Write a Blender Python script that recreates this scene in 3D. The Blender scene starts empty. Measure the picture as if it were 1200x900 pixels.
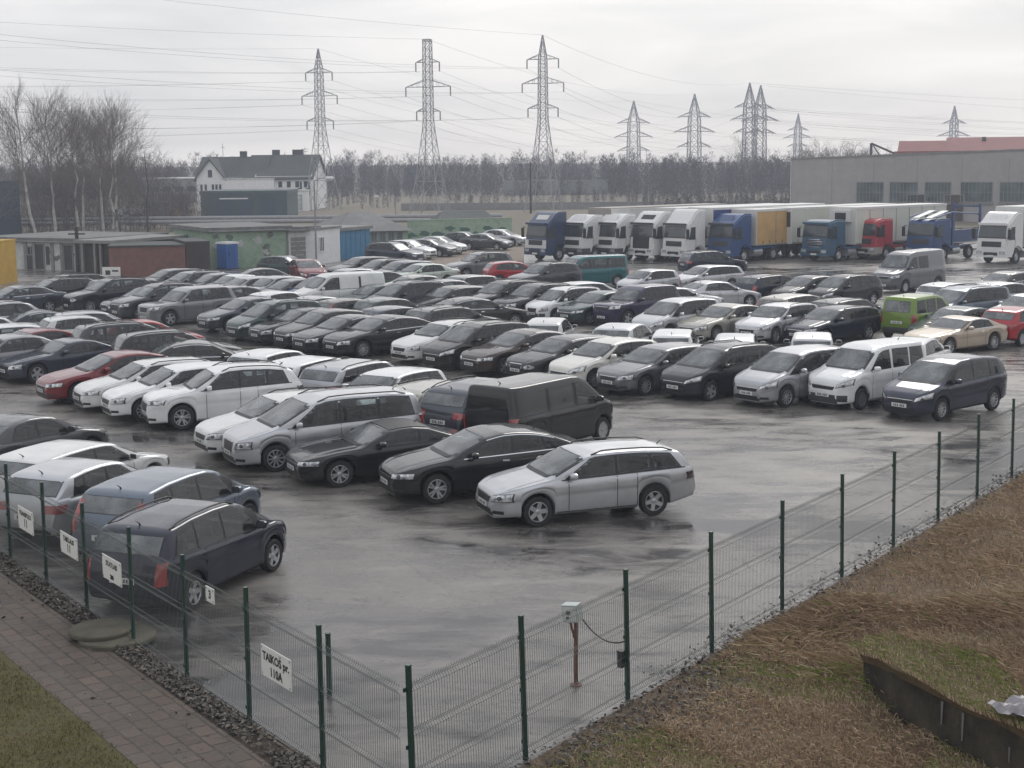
import bpy, bmesh, math, random
import numpy as np
from mathutils import Vector, Matrix
from mathutils.bvhtree import BVHTree

# ---------------------------------------------------------------- camera, sky, sun, exposure
scene = bpy.context.scene
COL = scene.collection
R = math.radians
random.seed(7)

def make_camera():
    cam = bpy.data.cameras.new('camera')
    ob = bpy.data.objects.new('camera', cam)
    COL.objects.link(ob)
    cam.sensor_width = 36.0
    cam.lens = 52.5
    cam.clip_start = 0.5
    cam.clip_end = 6000
    pit, rol = 0.14796, -0.0092
    cp, sp = math.cos(pit), math.sin(pit)
    fw = Vector((0, cp, -sp)); up = Vector((0, sp, cp)); ri = Vector((1, 0, 0))
    c, s = math.cos(rol), math.sin(rol)
    r2 = c*ri + s*up
    u2 = -s*ri + c*up
    m = Matrix((r2, u2, -fw)).transposed().to_4x4()
    m.translation = Vector((0, 0, 7.62))
    ob.matrix_world = m
    scene.camera = ob
make_camera()

SUN_EL, SUN_AZ = 38.0, 20.0          # azimuth measured clockwise from +Y
scene.view_settings.view_transform = 'Standard'
scene.view_settings.look = 'None'
scene.view_settings.gamma = 1.0
scene.view_settings.use_curve_mapping = False
scene.view_settings.exposure = 0.68
scene.cycles.max_bounces = 6
scene.cycles.volume_bounces = 0
scene.cycles.transparent_max_bounces = 14
scene.cycles.use_denoising = True

def make_world():
    w = bpy.data.worlds.new('World')
    scene.world = w
    w.use_nodes = True
    nt = w.node_tree
    n, l = nt.nodes, nt.links
    bg = n['Background']
    bg.inputs['Strength'].default_value = 0.1
    sky = n.new('ShaderNodeTexSky')
    sky.sky_type = 'NISHITA'
    sky.sun_disc = False
    sky.sun_elevation = R(SUN_EL)
    sky.sun_rotation = R(SUN_AZ)
    # overcast deck: pale cloud mixed over the clear sky
    tc = n.new('ShaderNodeTexCoord')
    mp = n.new('ShaderNodeMapping')
    mp.inputs['Scale'].default_value = (1.0, 1.0, 5.0)
    nz = n.new('ShaderNodeTexNoise')
    nz.inputs['Scale'].default_value = 4.2
    nz.inputs['Detail'].default_value = 6
    nz.inputs['Roughness'].default_value = 0.5
    nz.inputs['Distortion'].default_value = .7
    rp = n.new('ShaderNodeValToRGB')
    rp.color_ramp.elements[0].position = 0.33
    rp.color_ramp.elements[0].color = (4.8, 4.75, 4.82, 1)
    rp.color_ramp.elements[1].position = 0.66
    rp.color_ramp.elements[1].color = (6.85, 6.6, 6.42, 1)
    mx = n.new('ShaderNodeMix')
    mx.data_type = 'RGBA'
    mx.inputs[0].default_value = 0.93
    l.new(tc.outputs['Generated'], mp.inputs['Vector'])
    l.new(mp.outputs['Vector'], nz.inputs['Vector'])
    l.new(nz.outputs['Fac'], rp.inputs['Fac'])
    l.new(sky.outputs['Color'], mx.inputs[6])
    l.new(rp.outputs['Color'], mx.inputs[7])
    # the deck is a little cooler high overhead
    sx = n.new('ShaderNodeSeparateXYZ'); l.new(tc.outputs['Generated'], sx.inputs[0])
    el = n.new('ShaderNodeMapRange'); el.inputs['From Min'].default_value = .15; el.inputs['From Max'].default_value = .8
    l.new(sx.outputs['Z'], el.inputs['Value'])
    m2 = n.new('ShaderNodeMix'); m2.data_type = 'RGBA'; m2.blend_type = 'MULTIPLY'
    l.new(el.outputs['Result'], m2.inputs[0]); l.new(mx.outputs[2], m2.inputs[6]); m2.inputs[7].default_value = (.95, 1.0, 1.07, 1)
    l.new(m2.outputs[2], bg.inputs['Color'])
make_world()

def make_sun():
    s = bpy.data.lights.new('sun', 'SUN')
    s.energy = 0.8
    s.angle = R(25)
    s.color = (1.0, 0.96, 0.9)
    o = bpy.data.objects.new('sun', s)
    COL.objects.link(o)
    d = Vector((math.sin(R(SUN_AZ))*math.cos(R(SUN_EL)), math.cos(R(SUN_AZ))*math.cos(R(SUN_EL)), math.sin(R(SUN_EL))))
    o.rotation_euler = d.to_track_quat('Z', 'Y').to_euler()
make_sun()

# ---------------------------------------------------------------- helpers
KIDS = {}                            # parts of every thing, kept at hand for copying
def link(o, parent=None):
    COL.objects.link(o)
    if parent is not None:
        o.parent = parent
        KIDS.setdefault(parent.name, []).append(o)
    return o

def tag(o, label=None, cat=None, group=None, kind=None):
    if label: o['label'] = label
    if cat: o['category'] = cat
    if group: o['group'] = group
    if kind: o['kind'] = kind
    return o

def empty(name, loc=(0, 0, 0), rz=0.0):
    loc = tuple(loc) if len(loc) == 3 else (loc[0], loc[1], 0.0)
    o = bpy.data.objects.new(name, None)
    o.empty_display_size = 0.3
    o.location = loc
    o.rotation_euler = (0, 0, rz)
    return link(o)

class MB:
    """collects boxes, prisms, tubes ... and links them as ONE mesh object"""
    def __init__(self):
        self.v = []; self.f = []; self.mi = []
    def add(self, vs, fs, mi=0):
        b = len(self.v)
        self.v += [tuple(p) for p in vs]
        self.f += [tuple(b+i for i in f) for f in fs]
        self.mi += [mi]*len(fs)
        return self
    def box(self, c, s, mi=0, rz=0.0):
        cx, cy, cz = c; sx, sy, sz = s[0]/2, s[1]/2, s[2]/2
        co, si = math.cos(rz), math.sin(rz)
        vs = []
        for dz in (-sz, sz):
            for dx, dy in ((-sx, -sy), (sx, -sy), (sx, sy), (-sx, sy)):
                vs.append((cx+dx*co-dy*si, cy+dx*si+dy*co, cz+dz))
        self.add(vs, [(0,3,2,1),(4,5,6,7),(0,1,5,4),(1,2,6,5),(2,3,7,6),(3,0,4,7)], mi)
        return self
    def prism(self, poly, axis, a, b, mi=0):
        """poly: 2D points; extruded along axis ('x','y','z') from a to b"""
        n = len(poly)
        def P(p, t):
            return {'x': (t, p[0], p[1]), 'y': (p[0], t, p[1]), 'z': (p[0], p[1], t)}[axis]
        vs = [P(p, a) for p in poly]+[P(p, b) for p in poly]
        fs = [tuple(range(n-1, -1, -1)), tuple(range(n, 2*n))]
        fs += [(i, (i+1) % n, n+(i+1) % n, n+i) for i in range(n)]
        self.add(vs, fs, mi)
        return self
    def tube(self, pts, r, n=6, mi=0, caps=True):
        pts = [Vector(p) for p in pts]
        rs = r if isinstance(r, (list, tuple)) else [r]*len(pts)
        vs = []; fs = []
        for i, p in enumerate(pts):
            d = (pts[min(i+1, len(pts)-1)]-pts[max(i-1, 0)])
            if d.length < 1e-9: d = Vector((0, 0, 1))
            d.normalize()
            a = d.cross(Vector((0, 0, 1)))
            if a.length < 1e-3: a = Vector((1, 0, 0))
            a.normalize(); bb = d.cross(a)
            for k in range(n):
                t = 2*math.pi*(k+.5)/n
                vs.append(p+rs[i]*(math.cos(t)*a+math.sin(t)*bb))
        for i in range(len(pts)-1):
            for k in range(n):
                k2 = (k+1) % n
                fs.append((i*n+k, i*n+k2, (i+1)*n+k2, (i+1)*n+k))
        if caps:
            fs.append(tuple(range(n-1, -1, -1)))
            e = (len(pts)-1)*n
            fs.append(tuple(range(e, e+n)))
        self.add(vs, fs, mi)
        return self
    def lathe(self, prof, c=(0, 0, 0), n=24, axis='z', mi=0, caps=True):
        vs = []; fs = []
        for r, h in prof:
            for k in range(n):
                t = 2*math.pi*k/n
                a, b = r*math.cos(t), r*math.sin(t)
                p = (a, b, h) if axis == 'z' else ((h, a, b) if axis == 'x' else (a, h, b))
                vs.append((c[0]+p[0], c[1]+p[1], c[2]+p[2]))
        for i in range(len(prof)-1):
            for k in range(n):
                k2 = (k+1) % n
                fs.append((i*n+k, i*n+k2, (i+1)*n+k2, (i+1)*n+k))
        if caps:
            fs.append(tuple(range(n-1, -1, -1)))
            e = (len(prof)-1)*n
            fs.append(tuple(range(e, e+n)))
        self.add(vs, fs, mi)
        return self
    def mesh(self, name, mats, smooth=None):
        me = bpy.data.meshes.new(name)
        me.from_pydata([tuple(p) for p in self.v], [], self.f)
        for m in (mats if isinstance(mats, (list, tuple)) else [mats]):
            me.materials.append(m)
        me.polygons.foreach_set('material_index', self.mi)
        me.validate()
        bm = bmesh.new(); bm.from_mesh(me)
        bmesh.ops.recalc_face_normals(bm, faces=bm.faces)
        bm.to_mesh(me); bm.free()
        if smooth is not None:
            me.polygons.foreach_set('use_smooth', [True]*len(me.polygons))
            if smooth < 179:
                me.set_sharp_from_angle(angle=R(smooth))
        return me
    def build(self, name, mats, parent=None, smooth=None, loc=None, rz=0.0):
        o = bpy.data.objects.new(name, self.mesh(name, mats, smooth))
        if loc is not None: o.location = loc
        o.rotation_euler = (0, 0, rz)
        return link(o, parent)

def copy_tree(o, parent=None):
    c = link(o.copy(), parent)
    for ch in list(KIDS.get(o.name, ())):
        copy_tree(ch, c)
    return c

# ---------------------------------------------------------------- materials
def pbr(name, col, rough=0.5, metal=0.0, spec=0.5, coat=0.0, coat_r=0.1, var=0.0, var_scale=6.0, rvar=0.0, bump=0.0, bump_scale=40.0, object_space=True):
    m = bpy.data.materials.new(name)
    m.use_nodes = True
    nt = m.node_tree; n, l = nt.nodes, nt.links
    p = n['Principled BSDF']
    p.inputs['Base Color'].default_value = (*col, 1)
    p.inputs['Roughness'].default_value = rough
    p.inputs['Metallic'].default_value = metal
    p.inputs['Specular IOR Level'].default_value = spec
    p.inputs['Coat Weight'].default_value = coat
    p.inputs['Coat Roughness'].default_value = coat_r
    if var or rvar or bump:
        tc = n.new('ShaderNodeTexCoord')
        src = tc.outputs['Object']
        nz = n.new('ShaderNodeTexNoise')
        nz.inputs['Scale'].default_value = var_scale
        nz.inputs['Detail'].default_value = 5
        nz.inputs['Roughness'].default_value = 0.6
        l.new(src, nz.inputs['Vector'])
        if var:
            mr = n.new('ShaderNodeMapRange')
            mr.inputs['From Min'].default_value = 0.3; mr.inputs['From Max'].default_value = 0.7
            mr.inputs['To Min'].default_value = 1-var; mr.inputs['To Max'].default_value = 1+var
            l.new(nz.outputs['Fac'], mr.inputs['Value'])
            hs = n.new('ShaderNodeHueSaturation')
            hs.inputs['Color'].default_value = (*col, 1)
            l.new(mr.outputs['Result'], hs.inputs['Value'])
            l.new(hs.outputs['Color'], p.inputs['Base Color'])
        if rvar:
            mr2 = n.new('ShaderNodeMapRange')
            mr2.inputs['From Min'].default_value = 0.3; mr2.inputs['From Max'].default_value = 0.7
            mr2.inputs['To Min'].default_value = max(0.02, rough-rvar); mr2.inputs['To Max'].default_value = min(1, rough+rvar)
            l.new(nz.outputs['Fac'], mr2.inputs['Value'])
            l.new(mr2.outputs['Result'], p.inputs['Roughness'])
        if bump:
            nb = n.new('ShaderNodeTexNoise')
            nb.inputs['Scale'].default_value = bump_scale
            nb.inputs['Detail'].default_value = 4
            l.new(src, nb.inputs['Vector'])
            b = n.new('ShaderNodeBump')
            b.inputs['Strength'].default_value = bump
            b.inputs['Distance'].default_value = 0.02
            l.new(nb.outputs['Fac'], b.inputs['Height'])
            l.new(b.outputs['Normal'], p.inputs['Normal'])
    return m

M = {}
def pane(name, tint, dew, dew_col, rough):
    """thin car glass: see-through with a sky reflection and a film of drops"""
    m = bpy.data.materials.new(name); m.use_nodes = True
    nt = m.node_tree; n, l = nt.nodes, nt.links
    n.remove(n['Principled BSDF']); out = n['Material Output']
    tr = n.new('ShaderNodeBsdfTransparent'); tr.inputs['Color'].default_value = (*tint, 1)
    gl = n.new('ShaderNodeBsdfGlossy'); gl.inputs['Roughness'].default_value = rough
    df = n.new('ShaderNodeBsdfDiffuse'); df.inputs['Color'].default_value = (*dew_col, 1)
    fr = n.new('ShaderNodeFresnel'); fr.inputs['IOR'].default_value = 1.62
    tc = n.new('ShaderNodeTexCoord'); nz = n.new('ShaderNodeTexNoise'); nz.inputs['Scale'].default_value = 1.8; nz.inputs['Detail'].default_value = 6
    l.new(tc.outputs['Object'], nz.inputs['Vector'])
    mr = n.new('ShaderNodeMapRange'); mr.inputs['From Min'].default_value = .3; mr.inputs['From Max'].default_value = .7
    mr.inputs['To Min'].default_value = dew*.35; mr.inputs['To Max'].default_value = dew*1.65
    l.new(nz.outputs['Fac'], mr.inputs['Value'])
    a = n.new('ShaderNodeMixShader'); b = n.new('ShaderNodeMixShader')
    l.new(mr.outputs['Result'], a.inputs[0]); l.new(tr.outputs[0], a.inputs[1]); l.new(df.outputs[0], a.inputs[2])
    l.new(fr.outputs[0], b.inputs[0]); l.new(a.outputs[0], b.inputs[1]); l.new(gl.outputs[0], b.inputs[2])
    l.new(b.outputs[0], out.inputs['Surface'])
    return m
M['glass'] = pane('dewy windscreen glass', (.72, .77, .76), .32, (.40, .43, .44), .06)
M['side_glass'] = pane('side glass', (.60, .65, .65), .06, (.30, .33, .35), .03)
M['solid_glass'] = pbr('dark mirror glass', (0.05, 0.055, 0.06), 0.08, spec=0.9)
M['seat'] = pbr('seat cloth', (.085, .085, .088), .85, var=.2)
M['cabin'] = pbr('cabin plastic', (.030, .030, .032), .7, var=.2)
M['tyre'] = pbr('tyre rubber', (0.018, 0.018, 0.019), 0.7, var=0.3)
M['alloy'] = pbr('alloy wheel', (0.50, 0.51, 0.53), 0.35, metal=0.7)
M['alloy_dark'] = pbr('dark alloy wheel', (0.22, 0.22, 0.23), 0.35, metal=0.7)
M['hubcap'] = pbr('hubcap', (0.38, 0.39, 0.40), 0.45, metal=0.4)
M['trim'] = pbr('black trim', (0.014, 0.014, 0.016), 0.45)
M['chrome'] = pbr('chrome trim', (0.62, 0.63, 0.65), 0.2, metal=0.9)
M['lamp'] = pbr('headlamp', (0.50, 0.52, 0.54), 0.10, metal=0.5, spec=0.9, coat=1, coat_r=0.03, var=0.75, var_scale=11)
M['tail'] = pbr('tail lamp', (0.30, 0.018, 0.02), 0.15, spec=0.8, coat=1, coat_r=0.03, var=0.4, var_scale=8)
M['tail_dark'] = pbr('smoked tail lamp', (0.03, 0.015, 0.016), 0.15, spec=0.8, coat=1, coat_r=0.03)
M['plate'] = pbr('number plate', (0.68, 0.69, 0.68), 0.5)
M['plate_text'] = pbr('plate characters', (0.05, 0.05, 0.06), 0.5)
M['under'] = pbr('underbody', (0.012, 0.012, 0.013), 0.85)
M['plastic'] = pbr('grey plastic', (0.055, 0.056, 0.06), 0.6, var=0.2)

PAINT = {}
def paint(key, col, metal=0.0, rough=0.42, coat=1.0):
    m = pbr('paint ' + key, col, rough, metal=metal, spec=.12, coat=coat, coat_r=0.045, var=0.10, var_scale=2.2, rvar=.10)
    PAINT[key] = m
for k, c, mt in (
    ('white', (0.72, 0.73, 0.73), 0), ('cream', (0.66, 0.65, 0.60), 0), ('silver', (0.36, 0.37, 0.39), .7), ('light_silver', (0.47, 0.48, 0.50), .65),
    ('grey', (0.15, 0.155, 0.165), .6), ('mid_grey', (0.23, 0.235, 0.245), .6), ('dark_grey', (0.055, 0.058, 0.064), .5), ('black', (0.012, 0.0125, 0.014), 0),
    ('navy', (0.011, 0.014, 0.030), .2), ('blue', (0.03, 0.05, 0.16), .2), ('steel_blue', (0.12, 0.15, 0.19), .5), ('red', (0.36, 0.018, 0.025), 0),
    ('dark_red', (0.16, 0.012, 0.018), .2), ('green', (0.15, 0.235, 0.035), .1), ('dark_green', (0.025, 0.05, 0.045), .2), ('teal', (0.02, 0.13, 0.14), .15),
    ('beige', (0.45, 0.38, 0.30), .35), ('brown', (0.05, 0.035, 0.03), .2), ('tan', (0.36, 0.35, 0.31), .4), ('pale_green', (0.46, 0.52, 0.46), .3),
    ('slate', (0.038, 0.042, 0.066), .35), ('blue_black', (0.013, 0.016, 0.024), .1), ('warm_black', (0.020, 0.017, 0.016), .1), ('dull_white', (0.62, 0.63, 0.62), 0), ('blue_grey', (0.055, 0.063, 0.080), .45), ('violet', (0.035, 0.03, 0.07), .2), ('coupe_blue', (0.045, 0.05, 0.075), .35)):
    paint(k, c, mt)
# ---------------------------------------------------------------- ground, lot, path, bank
def nodes_mat(name):
    m = bpy.data.materials.new(name); m.use_nodes = True
    nt = m.node_tree
    return m, nt, nt.nodes, nt.links, nt.nodes['Principled BSDF']

def noise(n, l, src, scale, detail=5, rough=.6, stretch=None, dist=0.0):
    if stretch is not None:
        mp = n.new('ShaderNodeMapping'); mp.inputs['Scale'].default_value = stretch
        mp.inputs['Rotation'].default_value = (0, 0, R(35))
        l.new(src, mp.inputs['Vector']); src = mp.outputs['Vector']
    z = n.new('ShaderNodeTexNoise')
    z.inputs['Scale'].default_value = scale; z.inputs['Detail'].default_value = detail
    z.inputs['Roughness'].default_value = rough; z.inputs['Distortion'].default_value = dist
    l.new(src, z.inputs['Vector'])
    return z.outputs['Fac']
def mrange(n, l, src, a, b, c=0.0, d=1.0, smooth=False):
    r = n.new('ShaderNodeMapRange'); r.clamp = True
    if smooth: r.interpolation_type = 'SMOOTHSTEP'
    r.inputs['From Min'].default_value = a; r.inputs['From Max'].default_value = b
    r.inputs['To Min'].default_value = c; r.inputs['To Max'].default_value = d
    l.new(src, r.inputs['Value'])
    return r.outputs['Result']
def mixc(n, l, fac, c1, c2):
    m = n.new('ShaderNodeMix'); m.data_type = 'RGBA'
    if isinstance(fac, float): m.inputs[0].default_value = fac
    else: l.new(fac, m.inputs[0])
    for i, c in ((6, c1), (7, c2)):
        if isinstance(c, tuple): m.inputs[i].default_value = (*c, 1)
        else: l.new(c, m.inputs[i])
    return m.outputs[2]
def mth(n, l, op, a, b):
    m = n.new('ShaderNodeMath'); m.operation = op; m.use_clamp = False
    for i, v in ((0, a), (1, b)):
        if isinstance(v, (int, float)): m.inputs[i].default_value = v
        else: l.new(v, m.inputs[i])
    return m.outputs[0]

def wet_asphalt():
    m, nt, n, l, p = nodes_mat('wet asphalt')
    src = n.new('ShaderNodeTexCoord').outputs['Object']
    big = noise(n, l, src, .09, 4, .55, dist=.6)
    mid = noise(n, l, src, .55, 6, .62, stretch=(1.0, 2.2, 1), dist=.4)
    fine = noise(n, l, src, 5.0, 6, .7)
    grit = noise(n, l, src, 38, 5, .8)
    wetv = mth(n, l, 'ADD', mth(n, l, 'MULTIPLY', big, .55), mth(n, l, 'MULTIPLY', mid, .45))
    puddle = mrange(n, l, mth(n, l, 'ADD', wetv, mth(n, l, 'MULTIPLY', fine, .06)), .535, .635, smooth=True)
    damp = mrange(n, l, wetv, .40, .56)
    base = mixc(n, l, mrange(n, l, fine, .3, .7), (.195, .180, .163), (.315, .292, .265))
    base = mixc(n, l, mrange(n, l, grit, .40, .68), base, (.125, .117, .108))
    base = mixc(n, l, damp, base, (.105, .098, .092))
    base = mixc(n, l, puddle, base, (.045, .043, .042))
    cr = noise(n, l, src, .16, 7, .68, dist=1.2)
    crack = mrange(n, l, mth(n, l, 'ABSOLUTE', mth(n, l, 'SUBTRACT', cr, .5), 0.0), .0006, .0026, 1, 0)
    crack = mth(n, l, 'MULTIPLY', crack, mrange(n, l, noise(n, l, src, .05, 2), .40, .52))
    base = mixc(n, l, crack, base, (.030, .028, .027))
    l.new(base, p.inputs['Base Color'])
    rough = mrange(n, l, damp, 0, 1, .44, .15)
    r2 = n.new('ShaderNodeMix'); r2.data_type = 'FLOAT'
    l.new(puddle, r2.inputs[0]); l.new(rough, r2.inputs[2]); r2.inputs[3].default_value = .045
    l.new(r2.outputs[0], p.inputs['Roughness'])
    p.inputs['IOR'].default_value = 1.38
    b = n.new('ShaderNodeBump'); b.inputs['Distance'].default_value = .012
    l.new(mrange(n, l, puddle, 0, 1, .55, .0), b.inputs['Strength'])
    hgt = mth(n, l, 'ADD', mth(n, l, 'MULTIPLY', grit, .35), fine)
    l.new(hgt, b.inputs['Height']); l.new(b.outputs['Normal'], p.inputs['Normal'])
    return m
M['asphalt'] = wet_asphalt()

def blend_ground(name, cols, scale=.4, fine=8.0, rough=.95, bump=.6):
    m, nt, n, l, p = nodes_mat(name)
    src = n.new('ShaderNodeTexCoord').outputs['Object']
    a = noise(n, l, src, scale, 5, .6, dist=.5); b_ = noise(n, l, src, fine, 6, .7)
    c = mixc(n, l, mrange(n, l, a, .38, .62), cols[0], cols[1])
    c = mixc(n, l, mrange(n, l, b_, .4, .72), c, cols[2])
    l.new(c, p.inputs['Base Color']); p.inputs['Roughness'].default_value = rough
    b = n.new('ShaderNodeBump'); b.inputs['Strength'].default_value = bump; b.inputs['Distance'].default_value = .05
    l.new(b_, b.inputs['Height']); l.new(b.outputs['Normal'], p.inputs['Normal'])
    return m
M['field'] = blend_ground('winter field', ((.17, .14, .10), (.22, .18, .125), (.12, .11, .08)), .03, 1.2)
M['gravel'] = blend_ground('brown gravel', ((.27, .215, .17), (.22, .175, .14), (.17, .14, .115)), .15, 3.0)
M['soil'] = blend_ground('damp soil and leaves', ((.040, .032, .026), (.065, .050, .038), (.025, .021, .018)), 1.2, 14.0)
M['bank'] = blend_ground('bank turf', ((.19, .130, .080), (.15, .105, .066), (.10, .075, .050)), .5, 9.0)
M['lawn'] = blend_ground('thin lawn', ((.078, .074, .018), (.10, .082, .030), (.050, .042, .020)), 1.1, 11.0)
M['moss'] = blend_ground('mossy slab top', ((.15, .105, .060), (.12, .095, .045), (.085, .055, .030)), 1.4, 9.0)

def flat(name, poly, z, mat, sub=0):
    mb = MB(); mb.add([(x, y, z) for x, y in poly], [tuple(range(len(poly)))])
    o = mb.build(name, mat)
    o['kind'] = 'structure'
    return o

A_R = R(54.8); A_L = R(125.4)
CORNER = Vector((-1.28, 16.30, 0))
U_R = Vector((math.cos(A_R), math.sin(A_R), 0)); N_R = Vector((U_R.y, -U_R.x, 0))     # N_R points to the grass bank
U_L = Vector((math.cos(A_L), math.sin(A_L), 0)); N_L = Vector((-U_L.y, U_L.x, 0))     # N_L points to the brick path
def on_r(t, d=0.0, z=0.0): return CORNER+U_R*t+N_R*d+Vector((0, 0, z))
def on_l(t, d=0.0, z=0.0): return CORNER+U_L*t+N_L*d+Vector((0, 0, z))

flat('ground', [(-2500, -200), (2500, -200), (2500, 4500), (-2500, 4500)], -.02, M['field'])
a = on_r(0, .25); b1 = on_r(62, .25); c1 = on_l(40, .25)
flat('parking_lot', [(a.x, a.y), (b1.x, b1.y), (80, 122), (66, 168), (30, 160), (16, 135), (2, 132), (-4, 150), (-14, 150), (-16, 118), (-60, 112), (-75, 70), (c1.x, c1.y)], 0.0, M['asphalt'])
flat('gravel_field', [(-9.1, 122.1), (-4.0, 108.6), (1.0, 112.5), (1.3, 150.4), (-3.5, 158.3), (-9.2, 138.3)], .004, M['gravel'])

# verge with soil, brick path and lawn on the near left
def strip_l(d0, d1, t0=-3.5, t1=30):
    return [tuple(on_l(t0, d0)[:2]), tuple(on_l(t1, d0)[:2]), tuple(on_l(t1, d1)[:2]), tuple(on_l(t0, d1)[:2])]
flat('verge', strip_l(.05, .45), .035, M['soil'])
def brick_path():
    m, nt, n, l, p = nodes_mat('worn brick paving')
    src = n.new('ShaderNodeTexCoord').outputs['Object']
    mp = n.new('ShaderNodeMapping'); mp.inputs['Rotation'].default_value = (0, 0, -A_L)
    l.new(src, mp.inputs['Vector'])
    br = n.new('ShaderNodeTexBrick')
    br.inputs['Scale'].default_value = 1.0; br.inputs['Brick Width'].default_value = .36; br.inputs['Row Height'].default_value = .27
    br.inputs['Mortar Size'].default_value = .02; br.inputs['Mortar Smooth'].default_value = .25
    br.inputs['Color1'].default_value = (.060, .041, .030, 1); br.inputs['Color2'].default_value = (.112, .076, .057, 1)
    br.inputs['Mortar'].default_value = (.026, .022, .015, 1)
    br.offset = .5
    wv = noise(n, l, mp.outputs['Vector'], 1.3, 4, .6)
    ad = n.new('ShaderNodeVectorMath'); ad.operation = 'MULTIPLY_ADD'
    cmb = n.new('ShaderNodeCombineXYZ'); l.new(wv, cmb.inputs[0]); l.new(wv, cmb.inputs[1])
    l.new(cmb.outputs[0], ad.inputs[0]); ad.inputs[1].default_value = (.07, .07, 0); l.new(mp.outputs['Vector'], ad.inputs[2])
    l.new(ad.outputs[0], br.inputs['Vector'])
    dirt = noise(n, l, src, 2.3, 6, .7); dirt2 = noise(n, l, src, 14, 5, .7)
    c = mixc(n, l, mrange(n, l, dirt, .40, .66, 0, .9), br.outputs['Color'], (.044, .036, .024))
    c = mixc(n, l, mrange(n, l, dirt2, .5, .75, 0, .5), c, (.13, .093, .075))
    l.new(c, p.inputs['Base Color'])
    l.new(mrange(n, l, dirt, .3, .7, .75, .45), p.inputs['Roughness'])
    b = n.new('ShaderNodeBump'); b.inputs['Strength'].default_value = .7; b.inputs['Distance'].default_value = .02
    h = mth(n, l, 'SUBTRACT', mth(n, l, 'MULTIPLY', dirt2, .5), br.outputs['Fac'])
    l.new(h, b.inputs['Height']); l.new(b.outputs['Normal'], p.inputs['Normal'])
    return m
M['brick_path'] = brick_path()
flat('brick_path', strip_l(.45, 1.85), .045, M['brick_path'])
flat('lawn', strip_l(1.85, 30), .040, M['lawn'])

# the rising grass bank right of the fence
rb = random.Random(3)
def bank_h(p):
    d = (Vector((p[0], p[1], 0))-CORNER).dot(N_R)
    t = (Vector((p[0], p[1], 0))-CORNER).dot(U_R)
    e = max(0.0, min(1.0, (d-.35)/6.5)); e = e*e*(3-2*e)
    lift = .16+.90*max(0.0, min(1.0, (t-2)/14))
    und = .07*math.sin(p[0]*1.3+p[1]*.7)+.05*math.sin(p[0]*2.9-p[1]*1.9)+.03*math.sin(p[0]*6.1+p[1]*4.7)
    w = Vector((p[0]-4.905, p[1]-20.14, 0)); a_ = w.x*.4067-w.y*.9135; b_ = w.x*.9135+w.y*.4067
    dip = 0.0
    if a_ > 0 and b_ < 2.4: dip = .42*min(1, a_/1.2)*math.exp(min(0, b_)/1.6)*min(1, max(0, (2.4-b_)/1.6))
    return max(.02, .035+1.15*e*lift+.6*und*min(1, max(0, d-.2))-dip)
def build_bank():
    mb = MB(); NT, ND = 200, 80
    V = []
    for i in range(NT+1):
        for j in range(ND+1):
            t = -16+i*(80/NT); d = .12+(j/ND)**1.4*26
            q = on_r(t, d)
            V.append((q.x, q.y, bank_h(q)))
    F = [(i*(ND+1)+j, (i+1)*(ND+1)+j, (i+1)*(ND+1)+j+1, i*(ND+1)+j+1) for i in range(NT) for j in range(ND)]
    mb.add(V, F)
    o = mb.build('grass_bank', M['bank'], smooth=180)
    o['kind'] = 'structure'
build_bank()

# blades and litter -------------------------------------------------
def vary(name, stops, attr='tone', rough=.85, trans=.0):
    m, nt, n, l, p = nodes_mat(name)
    at_ = n.new('ShaderNodeAttribute'); at_.attribute_name = attr
    cr = n.new('ShaderNodeValToRGB')
    els = cr.color_ramp.elements
    for i, (pos, c) in enumerate(stops):
        e = els[i] if i < 2 else els.new(pos)
        e.position = pos; e.color = (*c, 1)
    l.new(at_.outputs['Fac'], cr.inputs['Fac']); l.new(cr.outputs['Color'], p.inputs['Base Color'])
    p.inputs['Roughness'].default_value = rough
    return m
M['dry_grass'] = vary('dry grass blades', [(0, (.12, .080, .050)), (.35, (.26, .178, .108)), (.7, (.39, .285, .178)), (.92, (.52, .42, .29)), (1, (.13, .165, .025))])
M['green_grass'] = vary('short grass blades', [(0, (.045, .043, .010)), (.5, (.105, .098, .018)), (.85, (.165, .130, .036)), (1, (.22, .165, .07))])
M['litter'] = vary('leaf litter', [(0, (.035, .030, .026)), (.4, (.085, .072, .060)), (.75, (.14, .12, .10)), (1, (.22, .20, .175))], rough=.7)

def scatter_mesh(name, mat, verts, faces, tone):
    me = bpy.data.meshes.new(name)
    me.from_pydata(verts, [], faces)
    at_ = me.attributes.new('tone', 'FLOAT', 'POINT')
    at_.data.foreach_set('value', tone)
    me.materials.append(mat)
    return link(bpy.data.objects.new(name, me))

def blades(name, mat, pts, hmin, hmax, wid, lean, tonef, seed):
    rg = random.Random(seed); V = []; F = []; T = []
    for (x, y, z, k) in pts:
        h = rg.uniform(hmin, hmax)*k; a = rg.uniform(0, 6.283); w = wid*rg.uniform(.6, 1.3)
        la = rg.gauss(lean[0], lean[1]); lx, ly = math.cos(la), math.sin(la)
        b = rg.uniform(.3, 1.7)*h
        wx, wy = math.cos(a)*w, math.sin(a)*w
        i = len(V)
        V += [(x-wx, y-wy, z-.02), (x+wx, y+wy, z-.02), (x+wx*.7+lx*b*.35, y+wy*.7+ly*b*.35, z+h*.55), (x-wx*.7+lx*b*.35, y-wy*.7+ly*b*.35, z+h*.62), (x+lx*b, y+ly*b, z+h*.72)]
        F += [(i, i+1, i+2, i+3), (i+3, i+2, i+4)]
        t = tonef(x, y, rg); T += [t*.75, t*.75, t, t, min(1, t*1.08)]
    return scatter_mesh(name, mat, V, F, T)

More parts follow.
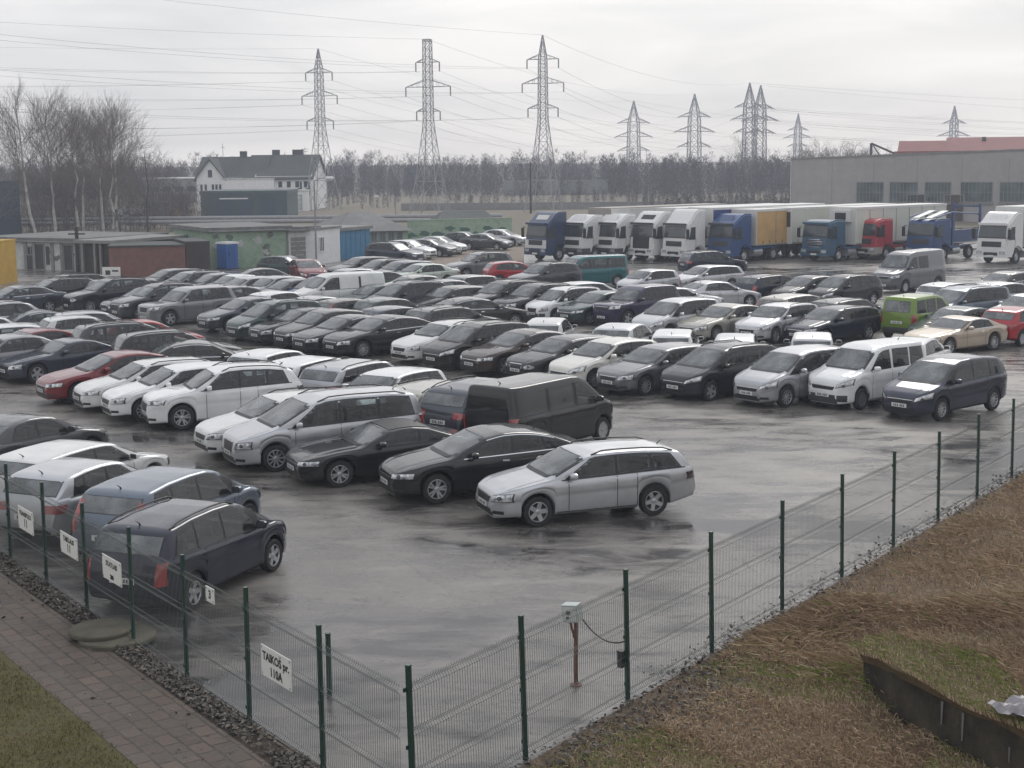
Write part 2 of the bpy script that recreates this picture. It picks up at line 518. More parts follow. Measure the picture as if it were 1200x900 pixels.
def vnoise(x, y, s):
    return .5+.25*(math.sin(x*s+1.3*math.sin(y*s*.7))+math.sin(y*s*1.3+1.7*math.sin(x*s*.9+2)))

rg = random.Random(11); pts = []
while len(pts) < 185000:
    near = rg.random() < .38
    t = rg.uniform(-3, 11) if near else rg.uniform(-6, 44); d = .3+abs(rg.random()**1.15)*(8 if near else 15)
    q = on_r(t, d)
    if q.y > 62 or q.y < 13: continue
    dens = vnoise(q.x, q.y, .9)
    green = vnoise(q.x+3, q.y, .45)
    near_bottom = t < 6.5 and d < 6
    if d < 1.0 and t < 6 and rg.random() < .6: continue
    if rg.random() > .6+.4*dens: continue
    k = (.5 if near_bottom else 1.0)*min(1, .45+d*.5)*(.55+.75*vnoise(q.x, q.y, 1.7))
    pts.append((q.x, q.y, bank_h(q), k))
def dry_tone(x, y, r):
    base = .34+.28*vnoise(x, y, .8)+r.gauss(.05, .18)
    v = Vector((x, y, 0))-CORNER
    t, d = v.dot(U_R), v.dot(N_R)
    if t < 7 and d < 6 and vnoise(x+3, y, .9) > .45 and r.random() < .6: return 1.0
    if r.random() < .03: return 1.0
    return max(0, min(.93, base))
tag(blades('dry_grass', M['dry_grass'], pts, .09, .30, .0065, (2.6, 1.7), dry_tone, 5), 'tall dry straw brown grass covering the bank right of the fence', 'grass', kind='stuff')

pts = []
while len(pts) < 42000:
    t = rg.uniform(-10, 12); d = 1.8+rg.random()*5.0
    q = on_l(t, d)
    if q.y < 12.5 or q.x < -13 or (d < 1.95 and rg.random() < .6): continue
    pts.append((q.x, q.y, .04, .5+.7*vnoise(q.x, q.y, 2.1)))
tag(blades('lawn_grass', M['green_grass'], pts, .03, .085, .005, (1.0, 1.8), lambda x, y, r: max(0, min(1, .3+.4*vnoise(x, y, 1.3)+r.gauss(0, .14))), 8), 'short mossy grass left of the brick path', 'grass', kind='stuff')

def litter(name, spots, seed, smin, smax):
    rg = random.Random(seed); V = []; F = []; T = []
    for x, y, z in spots:
        s = smin*(smax/smin)**(rg.random()**1.5); e = Matrix.Rotation(rg.uniform(0, 6.28), 3, 'Z') @ Matrix.Rotation(rg.gauss(0, .45), 3, 'X') @ Matrix.Rotation(rg.gauss(0, .45), 3, 'Y')
        i = len(V); tn = max(0, min(1, rg.gauss(.42, .26)))
        for a, b, c in ((-1, 0, 0), (-.3, -.55, .12), (.55, -.45, .15), (1, 0, 0), (.5, .5, .15), (-.35, .5, .1)):
            p = e @ Vector((a*s, b*s, c*s)); V.append((x+p.x, y+p.y, z+p.z)); T.append(tn)
        F += [(i, i+1, i+4, i+5), (i+1, i+2, i+3, i+4)]
    return scatter_mesh(name, M['litter'], V, F, T)
spots = []
for _ in range(13000):
    t = rg.uniform(-3, 18); d = .0+.42*rg.random()
    q = on_l(t, d)
    if vnoise(q.x, q.y, 2.2) < .33 and rg.random() < .6: continue
    spots.append((q.x, q.y, .05+rg.random()*.05))
for _ in range(260):
    q = on_l(rg.uniform(-3, 18), rg.uniform(.45, 1.6)); spots.append((q.x, q.y, .055))
for _ in range(9000):
    t = rg.uniform(-4, 10); d = .08+abs(rg.gauss(0, .7))
    q = on_r(t, d)
    if d < .3 and rg.random() < .4: continue
    spots.append((q.x, q.y, bank_h(q)+.02+rg.random()*.04))
for _ in range(5200):
    t = rg.uniform(6, 36); d = rg.gauss(.12, .22)
    q = on_r(t, d); spots.append((q.x, q.y, bank_h(q)+.02))
tag(litter('leaf_litter', spots, 21, .012, .052), 'dead brown leaves lying along the foot of both fences', 'leaves', kind='stuff')

# the mossy concrete block sunk in the bank
def build_slab():
    root = empty('concrete_block', (4.905, 20.14, 0), 0)
    tag(root, 'dark mossy concrete block sunk in the grass bank, streaked front wall', 'concrete block')
    mc = pbr('stained concrete', (.040, .033, .022), .85, var=.75, var_scale=2.2, bump=.8, bump_scale=14)
    ms = pbr('lime streak', (.16, .15, .145), .8)
    # front edge runs from far left to near right
    A = Vector((0, 0, 0)); ang = R(-66); u = Vector((math.cos(ang), math.sin(ang), 0)); v = Vector((-u.y, u.x, 0))
    Lg, Dp, zt = 9.0, 7.0, .80
    def P(a, b, z): q = A+u*a+v*b; return (q.x, q.y, z)
    mb = MB()
    n = 24; V = []; rr = random.Random(4)
    for i in range(n+1):
        a = Lg*i/n
        V += [P(a, 0, -.3), P(a, rr.uniform(-.02, .02), zt-.10+rr.uniform(-.02, .02))]
    F = [(2*i, 2*i+2, 2*i+3, 2*i+1) for i in range(n)]
    mb.add(V, F)
    mb.add([P(0, 0, -.3), P(0, 0, zt-.1), P(0, Dp, zt-.1), P(0, Dp, -.3)], [(0, 1, 2, 3)])
    mb.build('front_wall', mc, root)
    mb = MB(); V = []; nb = 16
    for i in range(n+1):
        for j in range(nb+1):
            a = Lg*i/n; b = Dp*(j/nb)**1.5
            e = -.05+rr.uniform(-.02, .035) if j == 0 else 0
            V.append(P(a+(rr.uniform(-.03, .03)), b+e-.03, zt+.05*math.sin(a*2.1+b*1.7)+rr.uniform(-.015, .03)-(.06 if j == 0 else 0)))
    for i in range(n): V.append
    F = [(i*(nb+1)+j, (i+1)*(nb+1)+j, (i+1)*(nb+1)+j+1, i*(nb+1)+j+1) for i in range(n) for j in range(nb)]
    mb.add(V, F)
    for i in range(n+1):
        pass
    # overhanging turf lip
    m0 = len(mb.v); V = []
    for i in range(n+1):
        x0, y0, z0 = mb.v[i*(nb+1)]
        V += [(x0, y0, z0), P(Lg*i/n, rr.uniform(-.03, .0), zt-.12-rr.uniform(0, .07))]
    mb.add(V, [(2*i, 2*i+2, 2*i+3, 2*i+1) for i in range(n)])
    mb.build('moss_cover', M['moss'], root, smooth=60)
    for a, w, z0, z1 in ((1.65, .04, .30, .62), (2.05, .04, .22, .60), (2.9, .025, .25, .45), (3.2, .025, .2, .4)):
        s = MB(); s.add([P(a, -.024, z0), P(a+w*.6, -.024, z0), P(a+w, -.024, z1), P(a-w*.2, -.024, z1)], [(0, 1, 2, 3)])
        s.build('lime_streak', ms, root)
    return root
slab = build_slab()
# moss tufts on the block
rs = random.Random(17); pts = []
ang = R(-66); u_ = Vector((math.cos(ang), math.sin(ang), 0)); v_ = Vector((-u_.y, u_.x, 0))
for _ in range(40000):
    a = rs.uniform(-.2, 8.8); b = rs.random()**1.35*6.5-.06
    q = Vector((4.905, 20.14, 0))+u_*a+v_*(b-.05)
    pts.append((q.x, q.y, .795+.05*math.sin(a*2.1+b*1.7), .5+.8*vnoise(q.x, q.y, 2.0)*(1 if b > .7 else .7)))
def moss_tone(x, y, r):
    v = Vector((x-4.905, y-20.14, 0)); b = v.dot(v_)
    if b > .45+.9*vnoise(x, y, 1.3)**1.5: return max(0, min(.9, .25+.4*vnoise(x, y, .8)+r.gauss(0, .12)))
    return 1.0 if r.random() < .75 else max(0, min(.9, r.gauss(.4, .2)))
tag(blades('moss_tufts', M['dry_grass'], pts, .05, .19, .0065, (2.4, 1.0), moss_tone, 19), 'moss and dry grass tufts on top of the concrete block', 'moss', kind='stuff')
# crumpled grey sheet on the block
def build_sheet():
    mb = MB(); V = []; n = 10; rr = random.Random(9)
    for i in range(n+1):
        for j in range(n+1):
            a, b = i/n-.5, j/n-.5
            V.append((a*.9, b*.6, .05+.10*abs(math.sin(a*7+b*3))+.22*max(0, .25-abs(a+.1)-abs(b)*.6)+rr.uniform(0, .03)))
    F = [(i*(n+1)+j, (i+1)*(n+1)+j, (i+1)*(n+1)+j+1, i*(n+1)+j+1) for i in range(n) for j in range(n)]
    mb.add(V, F)
    o = mb.build('plastic_sheet', pbr('grey sheeting', (.20, .19, .20), .4, var=.2), loc=(6.35, 17.55, .83), rz=.5)
    tag(o, 'crumpled grey plastic sheet lying on the mossy concrete block', 'sheet')
build_sheet()
# ---------------------------------------------------------------- cars
# profiles: (metres behind the nose, height) of the centre line of the top
CAR = {
 'wagon': dict(L=4.67, W=1.81, H=1.47, fo=.92, wb=2.69, r=.325, belt=(.92, 1.0),
   top=[(0,.50),(.02,.66),(.08,.74),(.35,.84),(.8,.93),(1.2,1.0),(2.02,1.40),(2.35,1.455),(2.8,1.47),(3.4,1.46),(4.0,1.42),(4.3,1.36),(4.56,1.03),(4.62,.95),(4.66,.75),(4.67,.55)],
   win=[(1.56,2.70,2.13,2.70),(2.76,3.56,2.76,3.50),(3.62,4.26,3.56,4.03)], dlo=(1.46,4.36,2.05,4.10), ws=(1.22,1.99), rw=(4.31,4.54)),
 'sedan': dict(L=4.75, W=1.83, H=1.46, fo=.92, wb=2.75, r=.325, belt=(.92, .99),
   top=[(0,.5),(.02,.66),(.08,.73),(.35,.83),(.8,.92),(1.2,.99),(2.05,1.39),(2.4,1.445),(2.8,1.46),(3.2,1.43),(3.5,1.37),(4.1,1.09),(4.2,1.065),(4.66,1.03),(4.72,.92),(4.745,.7),(4.75,.55)],
   win=[(1.58,2.68,2.15,2.68),(2.74,3.55,2.74,3.35)], dlo=(1.48,3.86,2.08,3.42), ws=(1.22,2.02), rw=(3.52,4.08)),
 'lift': dict(L=4.87, W=1.85, H=1.48, fo=.95, wb=2.85, r=.34, belt=(.93, 1.02),
   top=[(0,.5),(.02,.66),(.08,.74),(.35,.84),(.8,.93),(1.3,1.0),(2.2,1.40),(2.6,1.47),(3.0,1.475),(3.4,1.44),(3.8,1.36),(4.5,1.10),(4.78,1.05),(4.83,.93),(4.86,.75),(4.87,.55)],
   win=[(1.70,2.78,2.28,2.78),(2.84,3.62,2.84,3.52),(3.67,4.02,3.57,3.80)], dlo=(1.60,4.14,2.2,3.86), ws=(1.32,2.17), rw=(3.82,4.46)),
 'hatch': dict(L=4.2, W=1.78, H=1.48, fo=.87, wb=2.58, r=.315, belt=(.93, 1.0),
   top=[(0,.5),(.02,.66),(.08,.75),(.35,.85),(.75,.93),(1.1,1.0),(1.88,1.40),(2.2,1.46),(2.6,1.48),(3.1,1.465),(3.62,1.41),(3.78,1.36),(4.08,1.03),(4.15,.94),(4.19,.75),(4.2,.55)],
   win=[(1.46,2.52,2.0,2.52),(2.58,3.28,2.58,3.24),(3.33,3.66,3.29,3.52)], dlo=(1.36,3.76,1.93,3.58), ws=(1.12,1.85), rw=(3.80,4.06)),
 'small': dict(L=3.72, W=1.68, H=1.50, fo=.72, wb=2.42, r=.295, belt=(.94, 1.02),
   top=[(0,.5),(.02,.7),(.1,.79),(.3,.88),(.75,1.02),(1.55,1.43),(1.9,1.49),(2.3,1.5),(2.9,1.47),(3.3,1.41),(3.42,1.36),(3.62,1.03),(3.68,.92),(3.71,.75),(3.72,.55)],
   win=[(1.08,2.2,1.62,2.2),(2.26,3.2,2.26,3.1)], dlo=(.98,3.36,1.55,3.2), ws=(.78,1.52), rw=(3.44,3.60)),
 'mpv': dict(L=4.5, W=1.80, H=1.64, fo=.87, wb=2.71, r=.32, belt=(.97, 1.06),
   top=[(0,.52),(.02,.72),(.1,.81),(.35,.91),(.8,1.04),(1.72,1.535),(2.1,1.62),(2.6,1.64),(3.3,1.625),(3.98,1.56),(4.13,1.5),(4.37,1.12),(4.44,1.0),(4.48,.8),(4.5,.55)],
   win=[(1.05,1.36,1.28,1.36),(1.41,2.48,1.82,2.48),(2.54,3.34,2.54,3.34),(3.4,4.04,3.4,3.86)], dlo=(.98,4.12,1.72,3.92), ws=(.82,1.69), rw=(4.15,4.36)),
 'suv': dict(L=4.67, W=1.83, H=1.70, fo=.93, wb=2.69, r=.36, belt=(1.06, 1.16),
   top=[(0,.55),(.02,.8),(.08,.9),(.3,.98),(.8,1.07),(1.25,1.13),(1.98,1.58),(2.35,1.68),(2.8,1.70),(3.5,1.68),(4.12,1.61),(4.28,1.54),(4.52,1.17),(4.6,1.06),(4.65,.85),(4.67,.6)],
   win=[(1.60,2.62,2.10,2.62),(2.68,3.48,2.68,3.46),(3.53,4.12,3.51,3.98)], dlo=(1.5,4.22,2.02,4.06), ws=(1.27,1.95), rw=(4.30,4.50)),
 'offroader': dict(L=4.75, W=1.87, H=1.77, fo=.90, wb=2.78, r=.375, belt=(1.10, 1.16),
   top=[(0,.6),(.02,.92),(.06,1.01),(.3,1.06),(1.30,1.13),(1.92,1.62),(2.2,1.74),(2.6,1.77),(4.0,1.755),(4.28,1.71),(4.58,1.17),(4.7,1.06),(4.735,.9),(4.75,.6)],
   win=[(1.60,2.62,2.12,2.62),(2.68,3.50,2.68,3.50),(3.57,4.25,3.57,4.10)], dlo=(1.5,4.36,2.03,4.17), ws=(1.33,1.89), rw=(4.31,4.55)),
 'minivan': dict(L=5.1, W=1.95, H=1.75, fo=.95, wb=3.05, r=.34, belt=(1.03, 1.12),
   top=[(0,.5),(.02,.75),(.1,.85),(.4,.95),(.95,1.08),(1.95,1.62),(2.35,1.72),(2.9,1.75),(4.2,1.735),(4.78,1.68),(4.88,1.62),(5.03,1.12),(5.07,.95),(5.09,.8),(5.1,.55)],
   win=[(1.42,2.66,2.06,2.66),(2.72,3.72,2.72,3.72),(3.78,4.74,3.78,4.62)], dlo=(1.28,4.86,1.98,4.70), ws=(.98,1.92), rw=(4.90,5.01)),
 'coupe': dict(L=4.60, W=1.88, H=1.37, fo=.92, wb=2.66, r=.345, belt=(.90, .97),
   top=[(0,.48),(.02,.64),(.08,.72),(.35,.82),(.9,.91),(1.5,.97),(2.25,1.32),(2.6,1.365),(2.9,1.37),(3.3,1.32),(4.0,1.07),(4.3,.99),(4.5,.97),(4.56,.88),(4.59,.65),(4.6,.5)],
   win=[(1.86,2.98,2.36,2.98),(3.03,3.52,3.03,3.30)], dlo=(1.76,3.66,2.28,3.36), ws=(1.52,2.22), rw=(3.36,3.96)),
 'van': dict(L=4.8, W=1.90, H=1.95, fo=.86, wb=3.05, r=.335, belt=(1.15, 1.17),
   top=[(0,.55),(.02,.85),(.1,.99),(.35,1.09),(.75,1.22),(1.45,1.80),(1.75,1.92),(2.1,1.95),(4.64,1.945),(4.73,1.92),(4.785,1.2),(4.795,.8),(4.8,.5)],
   win=[(1.02,2.02,1.56,2.02),(2.12,3.22,2.12,3.22),(3.32,4.52,3.32,4.48)], dlo=(.92,4.60,1.48,4.54), ws=(.79,1.42), rw=(4.735,4.778), gtop=.18),
 'city_van': dict(L=4.4, W=1.81, H=1.82, fo=.86, wb=2.73, r=.32, belt=(1.07, 1.12),
   top=[(0,.55),(.02,.8),(.1,.91),(.35,1.01),(.9,1.13),(1.65,1.68),(2.0,1.79),(2.4,1.82),(4.1,1.80),(4.24,1.75),(4.37,1.15),(4.39,.9),(4.4,.5)],
   win=[(1.30,2.32,1.78,2.32),(2.46,3.26,2.46,3.26),(3.36,4.10,3.36,4.02)], dlo=None, ws=(.93,1.62), rw=(4.25,4.36), gtop=.15),
 'tall_van': dict(L=5.0, W=1.95, H=2.28, fo=.9, wb=3.1, r=.34, belt=(1.27, 1.29),
   top=[(0,.55),(.02,.92),(.1,1.08),(.5,1.2),(.85,1.32),(1.42,2.05),(1.75,2.2),(2.1,2.25),(4.72,2.28),(4.86,2.24),(4.97,1.25),(4.99,.9),(5.0,.5)],
   win=[(1.10,2.05,1.58,2.05),(2.2,3.1,2.2,3.1)], dlo=None, ws=(.89,1.40), rw=(4.88,4.95), gtop=.3),
}
def gauss_smooth(y, sig):
    k = int(4*sig)+1
    w = np.exp(-.5*(np.arange(-k, k+1)/sig)**2); w /= w.sum()
    return np.convolve(np.pad(y, k, mode='edge'), w, mode='valid')

class CarShape:
    def __init__(self, d):
        self.__dict__.update(d)
        self.gtop = d.get('gtop', .085)
        L = self.L
        self.S = np.linspace(0, L, int(L*200)+1)
        z = np.interp(self.S, [p[0] for p in self.top], [p[1] for p in self.top])
        zs = gauss_smooth(z, 7)
        e = np.minimum(self.S, L-self.S)
        w = np.clip(e/.25, 0, 1)
        zs2 = gauss_smooth(z, 2.5)
        self.zt_arr = w*zs+(1-w)*zs2
        self.s1 = self.fo; self.s2 = self.fo+self.wb
        self.Ra = self.r+.055
    def zt(self, s): return float(np.interp(s, self.S, self.zt_arr))
    def zbelt(self, s):
        return self.belt[0]+(self.belt[1]-self.belt[0])*min(1, max(0, (s-1.0)/(self.L-1.6)))
    def zb(self, s):
        L = self.L
        b = .21
        if s < .5: b = .19+.04*(s/.5)
        if s < .06: b = .19+(.06-s)/.06*.22*((.06-s)/.06)
        if s > L-.75: b = .21+.11*min(1, (s-(L-.75))/.6)
        if s > L-.05: b += (s-L+.05)/.05*.12
        for c in (self.s1, self.s2):
            d = abs(s-c)
            if d < self.Ra-1e-6:
                b = max(b, self.r+math.sqrt(self.Ra**2-d*d))
        return b
    def hw(self, s):
        L, W = self.L, self.W/2
        a = 1.0
        if s < .75:
            t = 1-s/.75
            a = 1-.40*t**3.2-.02*t
        if s > L-.6:
            t = (s-(L-.6))/.6
            a = 1-.17*t**3.0-.035*t
        return W*a
    def section(self, s):
        W = self.hw(s); zt = self.zt(s); zb = self.zb(s)
        bl = self.zbelt(s)
        zb = min(zb, zt-.06)
        belt = min(bl, zt-.055)
        belt = max(belt, zb+.04)
        g = max(0.0, zt-belt-.07)
        tum = .26 if self.H < 1.75 else .17
        ye = .955*W-.02-tum*g
        ze = zt-min(.05, .45*(zt-belt))
        h = belt-zb
        hood = .15 < s < self.ws[0]+.05
        P = [(0, zb), (.80*W, zb), (.955*W, zb+.02*min(1, h*4)), (.982*W, zb+.20*h), (.990*W, zb+.48*h), (.984*W, zb+.60*h), (1.0*W, zb+.70*h), (.990*W, zb+.88*h),
             (.955*W, belt), (.955*W-.015-tum*g*.08, belt+.06*(ze-belt)+.005), ((.955*W-.02+ye)/2+.008*min(1, g*4), (belt+ze)/2), (ye, ze), (ye-.10, zt-.014), (ye*.66, zt-(.012 if hood else .006)), (ye*.58, zt-(.001 if hood else .005)), (ye*.4, zt-.001), (0, zt)]
        pts = np.array(P, float)
        for _ in range(2):
            q = .75*pts[:-1]+.25*pts[1:]; r_ = .25*pts[:-1]+.75*pts[1:]
            n = np.empty((2*len(q)+2, 2))
            n[0] = pts[0]; n[-1] = pts[-1]; n[1:-1:2] = q; n[2:-1:2] = r_
            pts = n
        return pts
    def stations(self):
        L = self.L
        s = [0, .004, .01, .018, .028, .04, .055, .075, .10, .13, .17, .22, .28]
        s += list(np.arange(.34, self.ws[0]-.1, .06))+list(np.arange(self.ws[0]-.1, min(L-.3, self.rw[1]+.08), .04))
        s += [L-x for x in (.28, .22, .17, .13, .10, .075, .055, .04, .028, .018, .01, .004, 0)]
        for c in (self.s1, self.s2):
            s = [x for x in s if abs(x-c) > self.Ra+.012]
            s += [c-self.Ra-.001, c+self.Ra+.001]
            s += [c-self.Ra*math.cos(t) for t in np.linspace(0.02, math.pi-.02, 19)]
        return sorted(set(round(x, 4) for x in s if 0 <= x <= L))
    def body(self):
        st = self.stations()
        mb = MB(); n = None
        V = []
        for s in st:
            h = self.section(s)
            full = [(-y, z) for y, z in h[::-1]]+[(y, z) for y, z in h[1:-1]]
            n = len(full)
            x = self.L/2-s
            V += [(x, y, z) for y, z in full]
        F = []
        for i in range(len(st)-1):
            for k in range(n):
                k2 = (k+1) % n
                F.append((i*n+k, i*n+k2, (i+1)*n+k2, (i+1)*n+k))
        F.append(tuple(range(n))); F.append(tuple(range((len(st)-1)*n, len(st)*n)))
        mb.add(V, F)
        return mb
    def prepare(self):
        mb = self.body()
        self.bvh = BVHTree.FromPolygons([Vector(v) for v in mb.v], mb.f)
        return mb
    # surface patches
    def hit(self, o, d, off):
        h = self.bvh.ray_cast(Vector(o), Vector(d))
        if h[0] is None: return None
        nrm = h[1]
        if nrm.dot(Vector(d)) > 0: nrm = -nrm
        return h[0]+nrm*off
    def patch(self, grid, how, off=.005):
        """grid[row][col] of 2D points; how = 'L','R' side (s,z) | 'F','B' (y,z) | 'T' (s,y)"""
        mb = MB(); rows = len(grid); cols = len(grid[0]); V = []
        for row in grid:
            for a, b in row:
                if how == 'L': p = self.hit((self.L/2-a, 3, b), (0, -1, 0), off)
                elif how == 'R': p = self.hit((self.L/2-a, -3, b), (0, 1, 0), off)
                elif how == 'F': p = self.hit((8, a, b), (-1, 0, 0), off)
                elif how == 'B': p = self.hit((-8, a, b), (1, 0, 0), off)
                else: p = self.hit((self.L/2-a, b, 5), (0, 0, -1), off)
                V.append(p)
        F = []
        for i in range(rows-1):
            for k in range(cols-1):
                f = (i*cols+k, i*cols+k+1, (i+1)*cols+k+1, (i+1)*cols+k)
                if all(V[j] is not None for j in f): F.append(f)
        V = [(v if v is not None else Vector((0, 0, .5))) for v in V]
        used = sorted(set(j for f in F for j in f)); mp = {j: i for i, j in enumerate(used)}
        mb.add([V[j] for j in used], [tuple(mp[j] for j in f) for f in F])
        return mb

def coons(b, t, rows=6):
    return [[(pb[0]+(pt[0]-pb[0])*i/(rows-1), pb[1]+(pt[1]-pb[1])*i/(rows-1)) for pb, pt in zip(b, t)] for i in range(rows)]
def window_param(b, t):
    """point of a window outline at (u, v); u along the pane, v from sill to head; runs on past 0 and 1"""
    n = len(b)
    def at_(c, u):
        x = u*(n-1); i = max(0, min(n-2, int(math.floor(x)))); f = x-i
        return (c[i][0]+(c[i+1][0]-c[i][0])*f, c[i][1]+(c[i+1][1]-c[i][1])*f)
    def P(u, v):
        p, q = at_(b, u), at_(t, u)
        return (p[0]+(q[0]-p[0])*v, p[1]+(q[1]-p[1])*v)
    return P
def loop_uv(e, nu=10, nv=5):
    """closed loop of (u, v) with margins e = (left, right, bottom, top) inside the pane"""
    l, r, b, t = e[0], 1-e[1], e[2], 1-e[3]
    L = [(l+(r-l)*k/nu, b) for k in range(nu)]+[(r, b+(t-b)*k/nv) for k in range(nv)]+[(r-(r-l)*k/nu, t) for k in range(nu)]+[(l, t-(t-b)*k/nv) for k in range(nv)]
    return L
def inside(poly, x, y):
    c = False; j = len(poly)-1
    for i in range(len(poly)):
        xi, yi = poly[i]; xj, yj = poly[j]
        if (yi > y) != (yj > y) and x < (xj-xi)*(y-yi)/(yj-yi+1e-12)+xi: c = not c
        j = i
    return c
def rect(a0, a1, b0, b1, cols=8, rows=4):
    return [[(a0+(a1-a0)*k/(cols-1), b0+(b1-b0)*i/(rows-1)) for k in range(cols)] for i in range(rows)]

def join(mbs):
    o = MB()
    for m in mbs: o.add(m.v, m.f)
    return o

def wheel_meshes(r, kind):
    w = .20
    t = MB().lathe([(r*.66, -w/2), (r*.93, -w/2), (r, -w/2+.03), (r, w/2-.03), (r*.93, w/2), (r*.68, w/2-.005), (r*.64, w/2-.06), (r*.3, w/2-.09)], n=28, axis='y')
    rim = MB(); rr = r*.68; y0 = w/2-.012
    rim.lathe([(rr, y0-.05), (rr+.004, y0-.004), (rr-.016, y0), (rr-.026, y0-.03)], n=28, axis='y', caps=False)
    ns = {'ten': 10, 'five': 5, 'twin': 5, 'cap': 7}[kind]
    for k in range(ns):
        angs = [0] if kind != 'twin' else [-.2, .2]
        for da in angs:
            a = 2*math.pi*k/ns+da
            wd0 = {'ten': .022, 'five': .05, 'twin': .024, 'cap': .05}[kind]; wd1 = wd0*(.85 if kind != 'cap' else 1.5)
            ca, sa = math.cos(a), math.sin(a)
            q = []
            for rad, wd, yy in ((r*.12, wd0, y0-.03), (rr-.014, wd1, y0-.014)):
                for sg in (-1, 1):
                    q.append((rad*ca-sg*wd*sa, yy, rad*sa+sg*wd*ca))
            q2 = [(x, y-.03, z) for x, y, z in q]
            rim.add(q+q2, [(0, 1, 3, 2), (4, 6, 7, 5), (0, 2, 6, 4), (1, 5, 7, 3)])
    rim.lathe([(r*.17, y0-.05), (r*.17, y0-.018), (r*.1, y0-.01)], n=12, axis='y')
    return t, rim

PROTO_COLLECT = []
def mirror(mb):
    o = MB(); o.add([(x, -y, z) for x, y, z in mb.v], [f[::-1] for f in mb.f]); return o

def text_bits(mb, cy, z, n, hgt, x):
    pass

